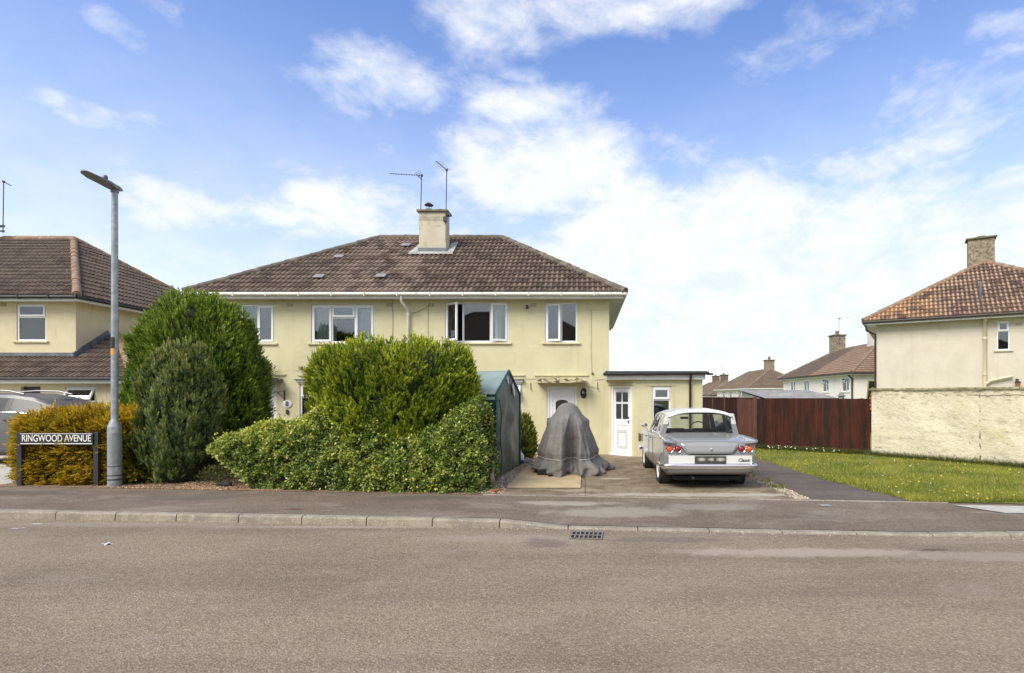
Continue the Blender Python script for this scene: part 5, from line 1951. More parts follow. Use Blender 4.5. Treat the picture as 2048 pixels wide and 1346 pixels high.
ROCK = mat('grey_rock', (.34, .30, .26), .95, c2=(.20, .17, .15), scale=6, bump=.02, bscale=14, c3=(.12, .08, .09), scale3=3, m3=(.5, .6))
rock('stone', 'tall grey-purple stone standing at the right-hand foot of the hedge', 'stone', (fx(983, 9.75), 9.78, .20), (.055, .07, .24), ROCK, seed=1)
rock('stone', 'rounded brown stone near the house wall beside the white bottle', 'stone', (fx(1055, 14.0), 14.0, .07), (.14, .11, .10), ROCK, seed=3)
rock('stone', 'low black stone lying in the bark bed under the hedge tip', 'stone', (fx(449, 10.1), 10.1, .13), (.13, .07, .05), mat('black_rock', (.02, .02, .022), .8), seed=5)
bk_ = MB().box(-.105, .105, -.05, .05, 0, .06).build('brick', mat('red_brick', (.35, .13, .07), .9, c2=(.22, .09, .05), scale=9, bump=.004), loc=(fx(992, 9.45), 9.45, .085), rz=R(42), bevel=.006)
tag(bk_, 'half-buried red brick edging the gravel beside the drive apron', 'brick')
bo = thing('bottle', 'white plastic bottle with a blue lower half standing behind the green shelter', 'bottle', (fx(1041, 13.75), 13.75, .035))
MB().lathe([(0, 0), (.085, 0), (.09, .02), (.09, .12)], 20).build('base', mat('blue_plastic', (.04, .06, .16), .35), bo, smooth=40)
MB().lathe([(.09, .12), (.09, .22), (.05, .29), (.028, .31), (.028, .35), (0, .35)], 20).build('body', mat('white_plastic', (.72, .74, .76), .35), bo, smooth=40)

# ================================================================== green storage shelter
SHM = mat('green_pvc', (.018, .055, .050), .38, c2=(.024, .066, .060), scale=3, bump=.012, bscale=3.2)
SHR = mat('green_pvc_roof', (.22, .28, .25), .45, c2=(.26, .32, .29), scale=3, bump=.006, bscale=4)  # roof copy, paler than the walls: its lit upward slope put into colour
SHG = mat('highlit_green_pvc', (.075, .095, .085), .5, c2=(.115, .135, .122), scale=2.6, bump=.02, bscale=4.5, c3=(.028, .045, .040), scale3=1.6, m3=(.5, .65))  # gable fabric raised paler: highlights on its wrinkles put into the colour
sh = thing('storage_shelter', 'dark green fabric storage shelter with a pitched roof beside the hedge', 'shelter', (-1.88, 11.5, gz(-1.9, 11.5)), R(-7.8))
ez_, az_, dp = 1.74, 2.26, 1.92


def roofz(y): return az_ - (az_ - ez_) * abs(y - dp / 2) / (dp / 2)


s = MB()
s.grid(lambda u, v: (-2.7 * (1 - u), .012 * math.sin(u * 17 + v * 2) * v * (1 - v) * 4, v * (ez_ - .02)), 30, 14)
s.build('side_wall', SHM, sh, smooth=60)
s = MB()
s.grid(lambda u, v: (-2.7 * (1 - u), dp, v * ez_), 4, 4)
s.build('side_wall', SHM, sh)


def rfn(u, v):
    # up the front slope, over the ridge, down the back slope; soft rounded eaves
    y = dp * v
    z = roofz(y) - .025 * math.exp(-((y - dp / 2) / .06) ** 2)
    if v < .06: z -= (.06 - v) / .06 * .16; y = dp * .06 * (v / .06) ** 2 - .012
    if v > .94: z -= (v - .94) / .06 * .16; y = dp - dp * .06 * ((1 - v) / .06) ** 2 + .012
    return (-2.72 * (1 - u) + .02, y, z + .008 * math.sin(u * 9 + v * 11) + .015)


s = MB()
s.grid(rfn, 20, 50)
s.build('roof', SHR, sh, smooth=60)
s = MB()


def gfn(u, v):
    y = dp * u
    zz = v * (roofz(y) - .02)
    e = math.sin(math.pi * u) * math.sin(math.pi * min(v * 1.05, 1))
    x = .02 + .035 * e * math.sin(u * 11 + 2.5 * math.sin(v * 5)) + .03 * e + .02 * e * math.sin(v * 17 + u * 7)
    return (x, y, zz)


s.grid(gfn, 44, 44)
gb = s.build('gable_end', SHG, sh, smooth=60)
z_ = MB()
z_.tube([(.055 + .02 * math.sin(k * .5), .22 + .05 * math.sin(k * .22), .05 + k * .078) for k in range(21)], .012, 6)
z_.build('zip', BLACKP, gb)
z_ = MB()
z_.add([(.04, .70, 2.08), (.05, .82, 2.16), (.05, .90, 2.02), (.045, .88, 1.93)], [(0, 3, 2, 1)])
z_.add([(.06, 1.1, 1.95), (.05, 1.28, 1.98), (.07, 1.38, 1.74), (.08, 1.24, 1.66)], [(0, 3, 2, 1)])
z_.build('vent_flap', mat('pale_mesh', (.50, .52, .50), .8), gb)
e_ = MB()
e_.tube([(.03, -.005, .0), (.03, -.005, ez_), (.03, dp / 2, az_ + .0), (.03, dp + .005, ez_), (.03, dp + .005, 0)], .028, 8)
e_.build('frame_edge', SHM, sh, smooth=50)
f_ = MB()
f_.grid(lambda u, v: (.05 + .05 * u, -.03 + .20 * u * (1 - v * .9) - .02, .0 + .32 * v), 6, 6)
f_.build('loose_corner', mat('green_pvc_edge', (.06, .13, .12), .45), sh, smooth=60)
# ================================================================== covered motorcycle
mc = thing('covered_motorcycle', 'motorcycle under a loose grey cover tied low with a pale cord', 'motorcycle', (-.385, 12.5, gz(-.4, 12) + .02))
pz = [0, .06, .16, .28, .34, .45, .80, 1.02, 1.18, 1.34, 1.44, 1.50, 1.53]
prx = [.74, .77, .74, .635, .61, .63, .525, .440, .355, .275, .210, .125, .0]
pry = [1.12, 1.14, 1.10, 1.0, .97, .98, .86, .74, .62, .46, .34, .20, .0]


fr_ = random.Random(5)
FOLDS = [(2 * math.pi * (k + fr_.uniform(-.3, .3)) / 17, fr_.uniform(.05, .11), fr_.uniform(-.12, .12), fr_.uniform(.06, .15)) for k in range(17)]


def cover(u, v):
    th = 2 * math.pi * u
    z = 1.53 * (v ** .95)
    rx, ry = np.interp(z, pz, prx), np.interp(z, pz, pry)
    c_, s_ = math.cos(th), math.sin(th)
    x = rx * math.copysign(abs(c_) ** .95, c_)
    y = ry * math.copysign(abs(s_) ** .95, s_)
    amp = max(0, (1.35 - z)) / 1.35
    fr = max(0, -s_)
    rr = 1 + amp * (.02 * math.sin(th * 7 + 1.2 + z * 1.1) + .012 * math.sin(th * 13 + 2 * math.sin(z * 2)))
    for (fa_, fw_, fs_, fp_) in FOLDS:
        dth = (th - fa_ - fs_ * (1.5 - z) + math.pi) % (2 * math.pi) - math.pi
        rr += amp ** .7 * fp_ * math.exp(-abs(dth) / fw_)
    # the hollow between the two long folds down the front
    hol = math.exp(-((x - .085 - .02 * z) / (.05 + .085 * min(1, max(0, (1.32 - z) / .55)))) ** 6) * min(1, fr * 1.6) * np.interp(z, [0, .3, .7, 1.0, 1.30], [.34, .42, .36, .18, 0])
    rdg = (math.exp(-((x - .285) / .085) ** 2) * .9 + math.exp(-((x + .125) / .075) ** 2) + .5 * math.exp(-((x + .36) / .06) ** 2) + .45 * math.exp(-((x - .47) / .06) ** 2)) * min(1, fr * 1.6) * np.interp(z, [0, .4, 1.1, 1.38], [.14, .11, .08, 0])
    x *= rr
    y = y * rr + hol - rdg
    if z < .34:      # gathered skirt below the cord
        k = (.34 - z) / .34
        cr = .05 * math.sin(th * 9 + z * 14) + .035 * math.sin(th * 17 - z * 30)
        x += k * cr * c_
        y += k * cr * s_
        if c_ > .1 and s_ < .4: x += .13 * k * c_
    hb = math.exp(-((z - 1.12) / .09) ** 2) * math.exp(-(s_ / .5) ** 2)
    x += hb * .075 * math.copysign(1, c_)
    zz = z
    if z < .14 and c_ < -.2 and s_ < 0: zz = z + (.14 - z) * .9 * min(1, (-c_ - .2) * 1.6)     # lifted hem at the left
    return (x, y, zz)


s = MB()
s.grid(cover, 300, 90)
CV = mat('grey_cover', (.185, .170, .152), .85, c2=(.155, .142, .127), scale=3, bump=.022, bscale=11, c3=(.215, .20, .182), scale3=2.2, m3=(.5, .7))
cv = s.build('cover', CV, mc, smooth=80)
rp_ = []
for k in range(61):
    th = 2 * math.pi * k / 60
    p = cover(k / 60, (.335 / 1.53) ** (1 / .95))
    rp_.append((p[0] * 1.015, p[1] * 1.01 - .006, .335))
MB().tube(rp_, .007, 6, cap=False).build('cord', mat('pale_cord', (.55, .54, .52), .8), mc)
ty = MB()
ty.lathe([(.20, -.06), (.29, -.06), (.31, -.03), (.31, .03), (.29, .06), (.20, .06)], 28, Matrix.Translation((-.15, -.62, .29)) @ Matrix.Rotation(R(90), 4, 'Y'))
ty.lathe([(.20, -.06), (.29, -.06), (.31, -.03), (.31, .03), (.29, .06), (.20, .06)], 28, Matrix.Translation((0, .62, .29)) @ Matrix.Rotation(R(90), 4, 'Y'))
ty.box(-.62, -.05, -.92, -.60, .02, .12)
ty.build('tyre', TREAD, mc, smooth=40)
for sx in (-1,):
    b = MB().box(-.045, .045, -.02, .02, -.05, .06)
    b.build('mirror', mat('mirror_back', (.10, .095, .09), .6), mc, loc=(sx * .415 - .01, -.12, 1.12), bevel=.015)

# ================================================================== cars
def bool_cut(o, cutters):
    """cut wheel arches; the cutters are removed again"""
    obs = []
    for mb in cutters:
        c = mb.build('cutter')
        obs.append(c)
        m = o.modifiers.new('cut', 'BOOLEAN')
        m.object = c
        m.operation = 'DIFFERENCE'
        m.solver = 'EXACT'
    dg = bpy.context.evaluated_depsgraph_get()
    dg.update()
    me = bpy.data.meshes.new_from_object(o.evaluated_get(dg))
    o.modifiers.clear()
    old = o.data
    o.data = me
    bpy.data.meshes.remove(old)
    for c in obs: bpy.data.objects.remove(c)
    return o


def loft(stations, sub=4):
    """stations: [(y, [(x,z)...])] right-half profile from the bottom to the top centre; mirrored"""
    ys = [s[0] for s in stations]
    n = len(stations[0][1])
    arr = np.array([[(x, z) for x, z in s[1]] for s in stations])
    mb = MB()
    yy = []
    for a, b in zip(ys, ys[1:]):
        yy += [a + (b - a) * k / sub for k in range(sub)]
    yy.append(ys[-1])

    def cr(vals, t):
        # monotone-ish cubic through the stations
        i = min(max(np.searchsorted(ys, t) - 1, 0), len(ys) - 2)
        h = ys[i + 1] - ys[i]
        u = (t - ys[i]) / h
        d = lambda k: 0 if k <= 0 or k >= len(ys) - 1 else (vals[k + 1] - vals[k - 1]) / (ys[k + 1] - ys[k - 1])
        a, b = vals[i], vals[i + 1]
        m0, m1 = d(i), d(i + 1)
        if i == 0: m0 = (b - a) / h
        if i == len(ys) - 2: m1 = (b - a) / h
        return (2 * u**3 - 3 * u**2 + 1) * a + (u**3 - 2 * u**2 + u) * h * m0 + (-2 * u**3 + 3 * u**2) * b + (u**3 - u**2) * h * m1
    rows = []
    for y in yy:
        half = [(cr(arr[:, k, 0], y), cr(arr[:, k, 1], y)) for k in range(n)]
        ring = [(x, y, z) for x, z in half] + [(-x, y, z) for x, z in half[::-1][1:]]
        rows.append(ring)
    m = len(rows[0])
    for r in rows: mb.v += r
    for i in range(len(rows) - 1):
        for k in range(m):
            k2 = (k + 1) % m
            mb.f.append((i * m + k, (i + 1) * m + k, (i + 1) * m + k2, i * m + k2))
    mb.f.append(tuple(range(m)))
    mb.f.append(tuple(range((len(rows) - 1) * m, len(rows) * m))[::-1])
    return mb


def wheel(parent, x, y, r, w, rimm, side, hub=.62, name='wheel'):
    """axis along x; side = +1 when the outside faces +x"""
    M = Matrix.Translation((x, y, r)) @ Matrix.Rotation(R(90 * side), 4, 'Y')
    t = MB().lathe([(r * .60, -w / 2), (r * .94, -w / 2), (r, -w / 2 + .02), (r, w / 2 - .02), (r * .94, w / 2), (r * .64, w / 2 + .004)], 36, M)
    root = t.build(name, TREAD, parent, smooth=40)
    MB().lathe([(r * .66, w / 2 + .002), (r * .62, w / 2 - .012), (r * .56, w / 2 - .03), (r * .30, w / 2 - .03), (r * .26, w / 2 - .012), (r * .22, w / 2 - .004), (0, w / 2 + .008)], 36, M).build('rim', rimm, root, smooth=50)
    return root


GREY = mat('warm_grey_paint', (.27, .272, .275), .28, coat=.6, spec=.5)
CWHITE = mat('old_white_paint', (.80, .80, .80), .25, coat=.6)
RUB = mat('window_rubber', (.015, .015, .016), .5)
RED = mat('red_lens', (.26, .012, .018), .18)
AMB = mat('amber_lens', (.62, .10, .02), .18)
TRIM = mat('red_black_trim', (.035, .016, .016), .6, c2=(.02, .02, .02), scale=5)

# ---- the classic saloon, seen from behind; local y runs forward from the back of the bumper
car = thing('classic_car', 'grey classic saloon with white roof and twin round tail lamps on the stained drive', 'car', (2.205, 9.62, .074))
car.rotation_euler = (R(-.75), 0, 0)
#        sill        low side     mid          upper side   shoulder      inner edge    deck mid     centre
ST = [
    (.10, [(.62, .30), (.74, .38), (.795, .52), (.80, .70), (.795, .845), (.72, .862), (.40, .872), (0, .875)]),
    (.24, [(.66, .27), (.77, .36), (.810, .54), (.815, .74), (.808, .880), (.73, .888), (.40, .898), (0, .902)]),
    (.60, [(.68, .22), (.785, .33), (.822, .54), (.825, .76), (.812, .912), (.73, .918), (.40, .928), (0, .935)]),
    (1.00, [(.69, .20), (.79, .32), (.826, .55), (.826, .77), (.806, .932), (.735, .945), (.40, .955), (0, .960)]),
    (1.22, [(.69, .20), (.79, .32), (.826, .55), (.826, .77), (.800, .932), (.735, .945), (.62, .80), (0, .78)]),
    (2.00, [(.69, .20), (.79, .32), (.826, .55), (.822, .77), (.792, .925), (.735, .935), (.62, .78), (0, .76)]),
    (2.72, [(.69, .20), (.79, .32), (.826, .55), (.820, .77), (.790, .918), (.735, .930), (.62, .78), (0, .76)]),
    (2.95, [(.69, .20), (.79, .32), (.826, .55), (.820, .77), (.790, .915), (.73, .930), (.40, .945), (0, .950)]),
    (3.60, [(.68, .22), (.785, .33), (.822, .54), (.818, .76), (.790, .900), (.70, .908), (.40, .920), (0, .925)]),
    (4.05, [(.66, .26), (.77, .36), (.81, .54), (.810, .74), (.790, .870), (.68, .880), (.40, .885), (0, .890)]),
    (4.22, [(.62, .30), (.74, .40), (.785, .54), (.785, .72), (.77, .82), (.66, .84), (.40, .85), (0, .85)]),
]
body = loft(ST, 5).build('body', GREY, car, smooth=32)
RW, FW, WR_ = .98, 3.50, .318
cyl = lambda y, s: MB().lathe([(0, -.5), (WR_ + .045, -.5), (WR_ + .045, .5), (0, .5)], 32, Matrix.Translation((s * .98, y, WR_ - .01)) @ Matrix.Rotation(R(90), 4, 'Y'))
inner = lambda y, s: MB().lathe([(0, -.16), (WR_ + .027, -.16), (WR_ + .027, .3), (0, .3)], 32, Matrix.Translation((s * .78, y, WR_ - .01)) @ Matrix.Rotation(R(90 * s), 4, 'Y'))
bool_cut(body, [inner(RW, 1), inner(RW, -1), inner(FW, 1), inner(FW, -1)])
body.data.set_sharp_from_angle(angle=R(32))
RIMW = mat('white_rim', (.66, .65, .62), .4, c2=(.5, .49, .46), scale=10)
for s in (-1, 1):
    wheel(car, s * .715, RW, WR_, .165, RIMW, s)
    wheel(car, s * .715, FW, WR_, .165, RIMW, s)
    # arch liners keep the wells dark
    MB().lathe([(WR_ + .024, -.15), (WR_ + .024, .03)], 32, Matrix.Translation((s * .77, RW, WR_ - .01)) @ Matrix.Rotation(R(90 * s), 4, 'Y')).build('arch_liner', TREAD, car)
    MB().lathe([(WR_ + .024, -.15), (WR_ + .024, .03)], 32, Matrix.Translation((s * .77, FW, WR_ - .01)) @ Matrix.Rotation(R(90 * s), 4, 'Y')).build('arch_liner', TREAD, car)
MB().box(-.60, .60, .25, 4.0, .17, .24).build('underbody', mat('underseal', (.02, .02, .02), .9), car)

# fins: ledges along each rear quarter that overhang the lamps and end in a point
for s in (-1, 1):
    f = MB()
    sec = []
    for (y, xo, zo, xi, zi, th) in ((1.05, .806, .934, .70, .950, .02), (.70, .818, .922, .70, .932, .03), (.40, .826, .908, .69, .916, .045), (.20, .830, .898, .66, .905, .052), (.07, .832, .890, .60, .880, .046), (-.005, .826, .884, .72, .868, .014)):
        sec.append([(s * xi, y, zi), (s * (xo - .03), y, zo + .008), (s * xo, y, zo - .006), (s * (xo - .01), y, zo - th), (s * xi, y, zi - th)])
    for k in sec: f.v += k
    for i in range(len(sec) - 1):
        for k in range(5):
            k2 = (k + 1) % 5
            f.f.append((i * 5 + k, i * 5 + k2, (i + 1) * 5 + k2, (i + 1) * 5 + k))
    f.f.append((25, 26, 27, 28, 29))
    f.f.append((4, 3, 2, 1, 0))
    f.build('tail_fin', GREY, car, smooth=35)
    MB().tube([(s * .790, 2.7, .926), (s * .80, 1.05, .943), (s * .82, .40, .920), (s * .826, .02, .896)], .007, 6).build('waist_trim', CHROME, car, smooth=50)
    MB().tube([(s * .83, .62, .42), (s * .832, .42, .60), (s * .826, .2, .66)], .004, 5).build('panel_seam', RUB, car)
    MB().tube([(s * .832, 1.42, .36), (s * .834, 1.60, .60), (s * .830, 1.60, .90)], .004, 5).build('panel_seam', RUB, car)
    MB().tube([(s * .832, 2.30, .28), (s * .834, 2.30, .60), (s * .829, 2.26, .90)], .004, 5).build('panel_seam', RUB, car)
    for y in (1.72, 2.42):
        MB().tube([(s * .835, y, .84), (s * .865, y + .03, .845), (s * .868, y + .13, .842), (s * .835, y + .16, .84)], .010, 7).build('door_handle', CHROME, car, smooth=50)
    # lamps
    for (x, mm) in ((.705, AMB), (.565, RED)):
        Ml = Matrix.Translation((s * x, .098, .742)) @ Matrix.Rotation(R(90), 4, 'X')
        l = MB().lathe([(0, .046), (.02, .045), (.040, .038), (.053, .022), (.056, 0)], 24, Ml).build('tail_lamp', mm, car, smooth=60)
        MB().lathe([(.055, -.01), (.055, .024), (.062, .028), (.070, .016), (.072, -.01)], 24, Ml).build('lamp_ring', CHROME, l, smooth=60)

# boot lid: crowned slab that drops over the tail, wider at the top than at the lower edge
def lid(u, v):
    a = 2 * u - 1
    ys = np.interp(v, [0, .12, .30, .46, .62, 1], [.055, .045, .062, .135, .30, 1.0])
    zs = np.interp(v, [0, .12, .30, .46, .62, 1], [.660, .700, .800, .880, .918, .972])
    w = np.interp(v, [0, .12, .30, .46, .62, 1], [.420, .440, .505, .575, .640, .690])
    b = 1 - a * a
    e = max(0, (abs(a) - .93) / .07)
    return (a * w, ys - .020 * b * (1 - v) + .04 * e * (1 - v), zs + .016 * b * v - .03 * e * v)


l = MB().grid(lid, 40, 40)
blid = l.build('boot_lid', GREY, car, smooth=60)
ed = MB()
for a_ in (0, 1):
    ed.tube([lid(a_, k / 20) for k in range(21)], .006, 5)
ed.tube([lid(k / 20, 0) for k in range(21)], .008, 5)
ed.build('lid_seam', mat('seam_grey', (.07, .07, .075), .6), blid, smooth=60)
MB().lathe([(0, .03), (.016, .028), (.022, .012), (.022, -.01)], 14, Matrix.Translation((.02, .045, .742)) @ Matrix.Rotation(R(90), 4, 'X')).box(-.006, .046, .02, .045, .715, .724).build('boot_lock', CHROME, blid, smooth=40)

# rear panel: white band with number plate and script, in a dark recess
rp = MB().box(-.785, .785, .062, .11, .455, .655)
rp.build('rear_panel', mat('recess_grey', (.17, .175, .18), .4), car, bevel=.02)
wb = MB()
pts = []
for (cx_, cz_, a0) in ((.700, .595, 0), (-.700, .595, 90), (-.700, .525, 180), (.700, .525, 270)):
    for k in range(6):
        a = R(a0 + k * 18)
        pts.append((cx_ + .038 * math.cos(a), cz_ + .038 * math.sin(a)))
wb.prism(pts, 0, .012, Matrix.Translation((0, .062, 0)) @ Matrix.Rotation(R(90), 4, 'X'))
wbo = wb.build('white_band', mat('ivory_band', (.68, .67, .63), .35, coat=.4), car)
ch_ = MB()
ch_.tube([(x, .052, z) for x, z in pts] + [(pts[0][0], .052, pts[0][1])], .006, 6, cap=False)
ch_.build('band_trim', CHROME, wbo, smooth=60)


def plate_material():
    m, N, b, out = principled('worn_number_plate')
    tc = N.new('ShaderNodeTexCoord')
    x, y, z = N.sep(tc.outputs['Object'])
    c = (.05, .05, .043)
    for (cx_, wx, wz, cl) in ((-.155, .085, .040, (.48, .47, .39)), (.02, .06, .036, (.46, .44, .37)), (.175, .10, .040, (.46, .45, .38)), (-.01, .06, .022, (.34, .30, .2)), (.08, .035, .02, (.04, .03, .025))):
        q = N.comb(N.math('DIVIDE', N.math('SUBTRACT', x, cx_), wx), 0.0, N.math('DIVIDE', N.math('SUBTRACT', z, .562), wz))
        c = N.mix(N.smooth(N.vmath('LENGTH', q, out=1), 1.15, .1), c, cl)
    N.put(b.inputs['Base Color'], c)
    b.inputs['Roughness'].default_value = .4
    return m


MB().box(-.275, .275, .030, .048, .498, .620).build('number_plate', plate_material(), car, bevel=.004)
MB().box(-.12, .13, .022, .055, .475, .492).build('plate_lamp', mat('dull_metal', (.12, .12, .125), .4, metal=.6), car, bevel=.006)
o = bpy.data.objects.new('script_badge', text_mesh('Classic', .085, .0015, .35, .0006, .92))
o.data.materials.append(mat('badge_dark', (.03, .03, .032), .25))
COL.objects.link(o)
o.parent = wbo
o.location = (.59, .046, .545)
o.rotation_euler = (R(90), 0, 0)

# bumper: wrap-round chrome blade over a grey valance
def bump(prof, wrap, m, name, xm=.845, par=None):
    b = MB()
    path = [(-xm, wrap), (-xm, wrap * .45), (-xm + .012, .10), (-xm + .045, .045), (-xm + .11, .018), (-.45, .004), (0, 0), (.45, .004), (xm - .11, .018), (xm - .045, .045), (xm - .012, .10), (xm, wrap * .45), (xm, wrap)]
    nrm = []
    for i, p in enumerate(path):
        q0, q1 = path[max(i - 1, 0)], path[min(i + 1, len(path) - 1)]
        d = Vector((q1[0] - q0[0], q1[1] - q0[1])).normalized()
        nrm.append((d.y, -d.x))
    for (p, nn) in zip(path, nrm):
        for (o_, z) in prof:
            b.v.append((p[0] + nn[0] * o_, p[1] + nn[1] * o_, z))
    k = len(prof)
    for i in range(len(path) - 1):
        for j in range(k - 1):
            b.f.append((i * k + j, (i + 1) * k + j, (i + 1) * k + j + 1, i * k + j + 1))
    return b.build(name, m, par or car, smooth=50)


BCH = mat('bumper_chrome', (.80, .79, .80), .16, metal=1.0)
bump([(-.03, .488), (-.004, .486), (.012, .474), (.016, .450), (.010, .418), (.004, .396), (-.01, .386), (-.03, .384)], .52, BCH, 'bumper')
bump([(-.02, .386), (-.012, .36), (-.03, .315), (-.07, .295), (-.10, .295)], .40, mat('valance', (.20, .195, .19), .3, metal=.5), 'valance', xm=.80)
ex_ = MB().tube([(-.30, .06, .235), (-.30, .5, .25)], .022, 10)
ex_.tube([(-.52, .35, .22), (.1, .40, .215)], .03, 8)
ex_.build('exhaust', mat('exhaust_metal', (.09, .09, .09), .5, metal=.7), car, smooth=50)
MB().box(-.55, .55, .90, 1.06, .26, .36).build('rear_axle', TREAD, car, bevel=.03)

# roof, pillars, glass
def roofs(u, v):
    a = 2 * u - 1
    y = .86 + 1.86 * v
    w = np.interp(v, [0, .1, .5, 1], [.60, .635, .64, .595])
    zc = np.interp(v, [0, .12, .45, .8, 1], [1.392, 1.432, 1.455, 1.440, 1.392])
    fall = .095 * abs(a) ** 3.2
    return (a * w, y - .05 * (1 - a * a) * (1 - v) + .03 * (1 - a * a) * v, zc - fall)


r_ = MB().grid(roofs, 40, 40)
rf_ = r_.build('roof', CWHITE, car, smooth=70, solid=.022)
rr = MB()
for a_ in (0, 1):
    rr.tube([tuple(Vector(roofs(a_, k / 20)) + Vector(((.006 if a_ else -.006), 0, -.012))) for k in range(21)], .010, 6)
rr.build('drip_rail', CHROME, rf_, smooth=50)


def pillar(pts_top, pts_bot, m, name, n=1):
    b = MB()
    v = list(pts_bot) + list(pts_top)
    k = len(pts_bot)
    b.add(v, [tuple(range(k))[::-1], tuple(range(k, 2 * k))] + [(i, (i + 1) % k, k + (i + 1) % k, k + i) for i in range(k)])
    return b.build(name, m, car, bevel=.008)


for s in (-1, 1):
    def q(x0, x1, y0, y1, z): return [(s * x0, y0, z), (s * x1, y0, z), (s * x1, y1, z), (s * x0, y1, z)]
    pillar(q(.612, .698, .92, 1.09, 1.14), q(.655, .765, .96, 1.16, .935), GREY, 'rear_pillar')
    pillar(q(.570, .640, .86, 1.03, 1.350), q(.611, .699, .918, 1.092, 1.142), CWHITE, 'rear_pillar')
    pillar(q(.595, .628, 1.66, 1.71, 1.345), q(.70, .755, 1.60, 1.68, .925), GREY, 'centre_pillar')
    pillar(q(.560, .605, 2.62, 2.68, 1.325), q(.665, .735, 2.86, 2.96, .93), GREY, 'front_pillar')
    pillar(q(.612, .628, 2.25, 2.27, 1.34), q(.725, .74, 2.36, 2.38, .92), CHROME, 'quarter_light_bar')
    g_ = MB().poly((s * .745, 1.17, .94), (s * .735, 1.60, .935), (s * .622, 1.66, 1.345), (s * .620, 1.03, 1.335))
    g_.build('side_window', CARGLASS, car)
    g_ = MB().poly((s * .735, 1.68, .935), (s * .725, 2.86, .93), (s * .600, 2.62, 1.325), (s * .622, 1.71, 1.345))
    g_.build('side_window', CARGLASS, car)
    wf = MB().tube([(s * .75, 1.15, .942), (s * .742, 1.62, .936), (s * .628, 1.66, 1.345)], .010, 6)
    wf.tube([(s * .742, 1.66, .936), (s * .732, 2.88, .93), (s * .607, 2.64, 1.325)], .010, 6)
    wf.build('window_frame', CHROME, car, smooth=50)


def wscreen(y0, y1, z0, z1, w0, w1, bow):
    return lambda u, v: ((2 * u - 1) * (w0 + (w1 - w0) * v), y0 + (y1 - y0) * v + bow * (1 - (2 * u - 1) ** 2), z0 + (z1 - z0) * v - .02 * abs(2 * u - 1) ** 3 * v)


rw = wscreen(1.05, .905, .975, 1.362, .685, .585, -.05)
def rpath(n=64, e=.42):
    out = []
    for k in range(n):
        a = 2 * math.pi * k / n
        c_, s_ = math.cos(a), math.sin(a)
        out.append((.5 + .5 * math.copysign(abs(c_) ** e, c_), .5 + .5 * math.copysign(abs(s_) ** e, s_)))
    return out


rim_ = [rw(u, v) for u, v in rpath()]
gl = MB()
gl.v = [tuple(Vector(q)) for q in rim_] + [rw(.5, .5)] + [rw(.5 + (u - .5) * .6, .5 + (v - .5) * .6) for u, v in rpath()]
gl.f = [(k, (k + 1) % 64, 65 + (k + 1) % 64, 65 + k) for k in range(64)] + [(65 + k, 65 + (k + 1) % 64, 64) for k in range(64)]
gl.build('rear_window', CARGLASS, car, smooth=80)
MB().tube(rim_ + [rim_[0]], .018, 6, cap=False).build('rear_window_rubber', RUB, car, smooth=60)
for (cu, cv_, mm) in ((0, 1, CWHITE), (1, 1, CWHITE), (0, 0, GREY), (1, 0, GREY)):
    q_ = [(u, v) for u, v in rpath() if abs(u - cu) <= .5 and abs(v - cv_) <= .5]
    q_.sort(key=lambda t: math.atan2(abs(t[1] - .5), abs(t[0] - .5)))
    co = Vector(rw(cu, cv_)) + Vector(((-.008 if cu == 0 else .008), .006, .012 if cv_ else -.01))
    fb_ = MB()
    fb_.v = [tuple(co)] + [tuple(Vector(rw(u, v)) + Vector((0, .004, 0))) for u, v in q_]
    fb_.f = [(0, k, k + 1) for k in range(1, len(q_))]
    fb_.build('window_corner', mm, car)
fw = wscreen(2.93, 2.66, .945, 1.355, .675, .565, .06)
MB().grid(fw, 20, 6).build('windscreen', CARGLASS, car, smooth=80)
rim_ = [fw(k / 20, 0) for k in range(21)] + [fw(1, k / 8) for k in range(1, 8)] + [fw(1 - k / 20, 1) for k in range(21)] + [fw(0, 1 - k / 8) for k in range(1, 8)]
MB().tube(rim_ + [rim_[0]], .014, 6, cap=False).build('windscreen_rubber', RUB, car, smooth=60)
# cabin
b = MB().box(-.62, .62, 1.06, 1.30, .80, .935)
b.build('parcel_shelf', TRIM, car, bevel=.03)
b = MB().box(-.60, .60, 1.30, 1.50, .55, .985)
b.build('rear_seat', TRIM, car, bevel=.05, seg=3)
for s in (-1, 1):
    MB().box(s * .33 - .26, s * .33 + .26, 2.02, 2.16, .55, 1.02).build('front_seat', TRIM, car, bevel=.05, seg=3)
MB().box(-.66, .66, 2.66, 2.92, .78, .965).build('dashboard', RUB, car, bevel=.03, seg=3)
MB().box(-.64, .64, 1.2, 2.9, .40, .44).build('cabin_floor', TRIM, car)
sw = MB()
Mw = Matrix.Translation((.30, 2.45, .965)) @ Matrix.Rotation(R(62), 4, 'X')
rg = [tuple(Mw @ Vector((.20 * math.cos(2 * math.pi * k / 36), .20 * math.sin(2 * math.pi * k / 36), 0))) for k in range(37)]
sw.tube(rg, .012, 8, cap=False)
sw.tube([tuple(Mw @ Vector((-.2, 0, 0))), tuple(Mw @ Vector((.2, 0, 0)))], .010, 6)
sw.tube([tuple(Mw @ Vector((0, 0, 0))), tuple(Mw @ Vector((0, 0, -.25)))], .02, 8)
sw.build('steering_wheel', mat('dark_bakelite', (.02, .018, .02), .3), car, smooth=50)
MB().tube([(0, 2.62, 1.27), (0, 2.58, 1.24)], .006, 5).box(-.09, .09, 2.56, 2.58, 1.20, 1.25).build('rear_view_mirror', RUB, car, bevel=.008)
mw = MB().tube([(-.74, 3.12, .92), (-.80, 3.10, .99), (-.82, 3.10, 1.02)], .010, 6)
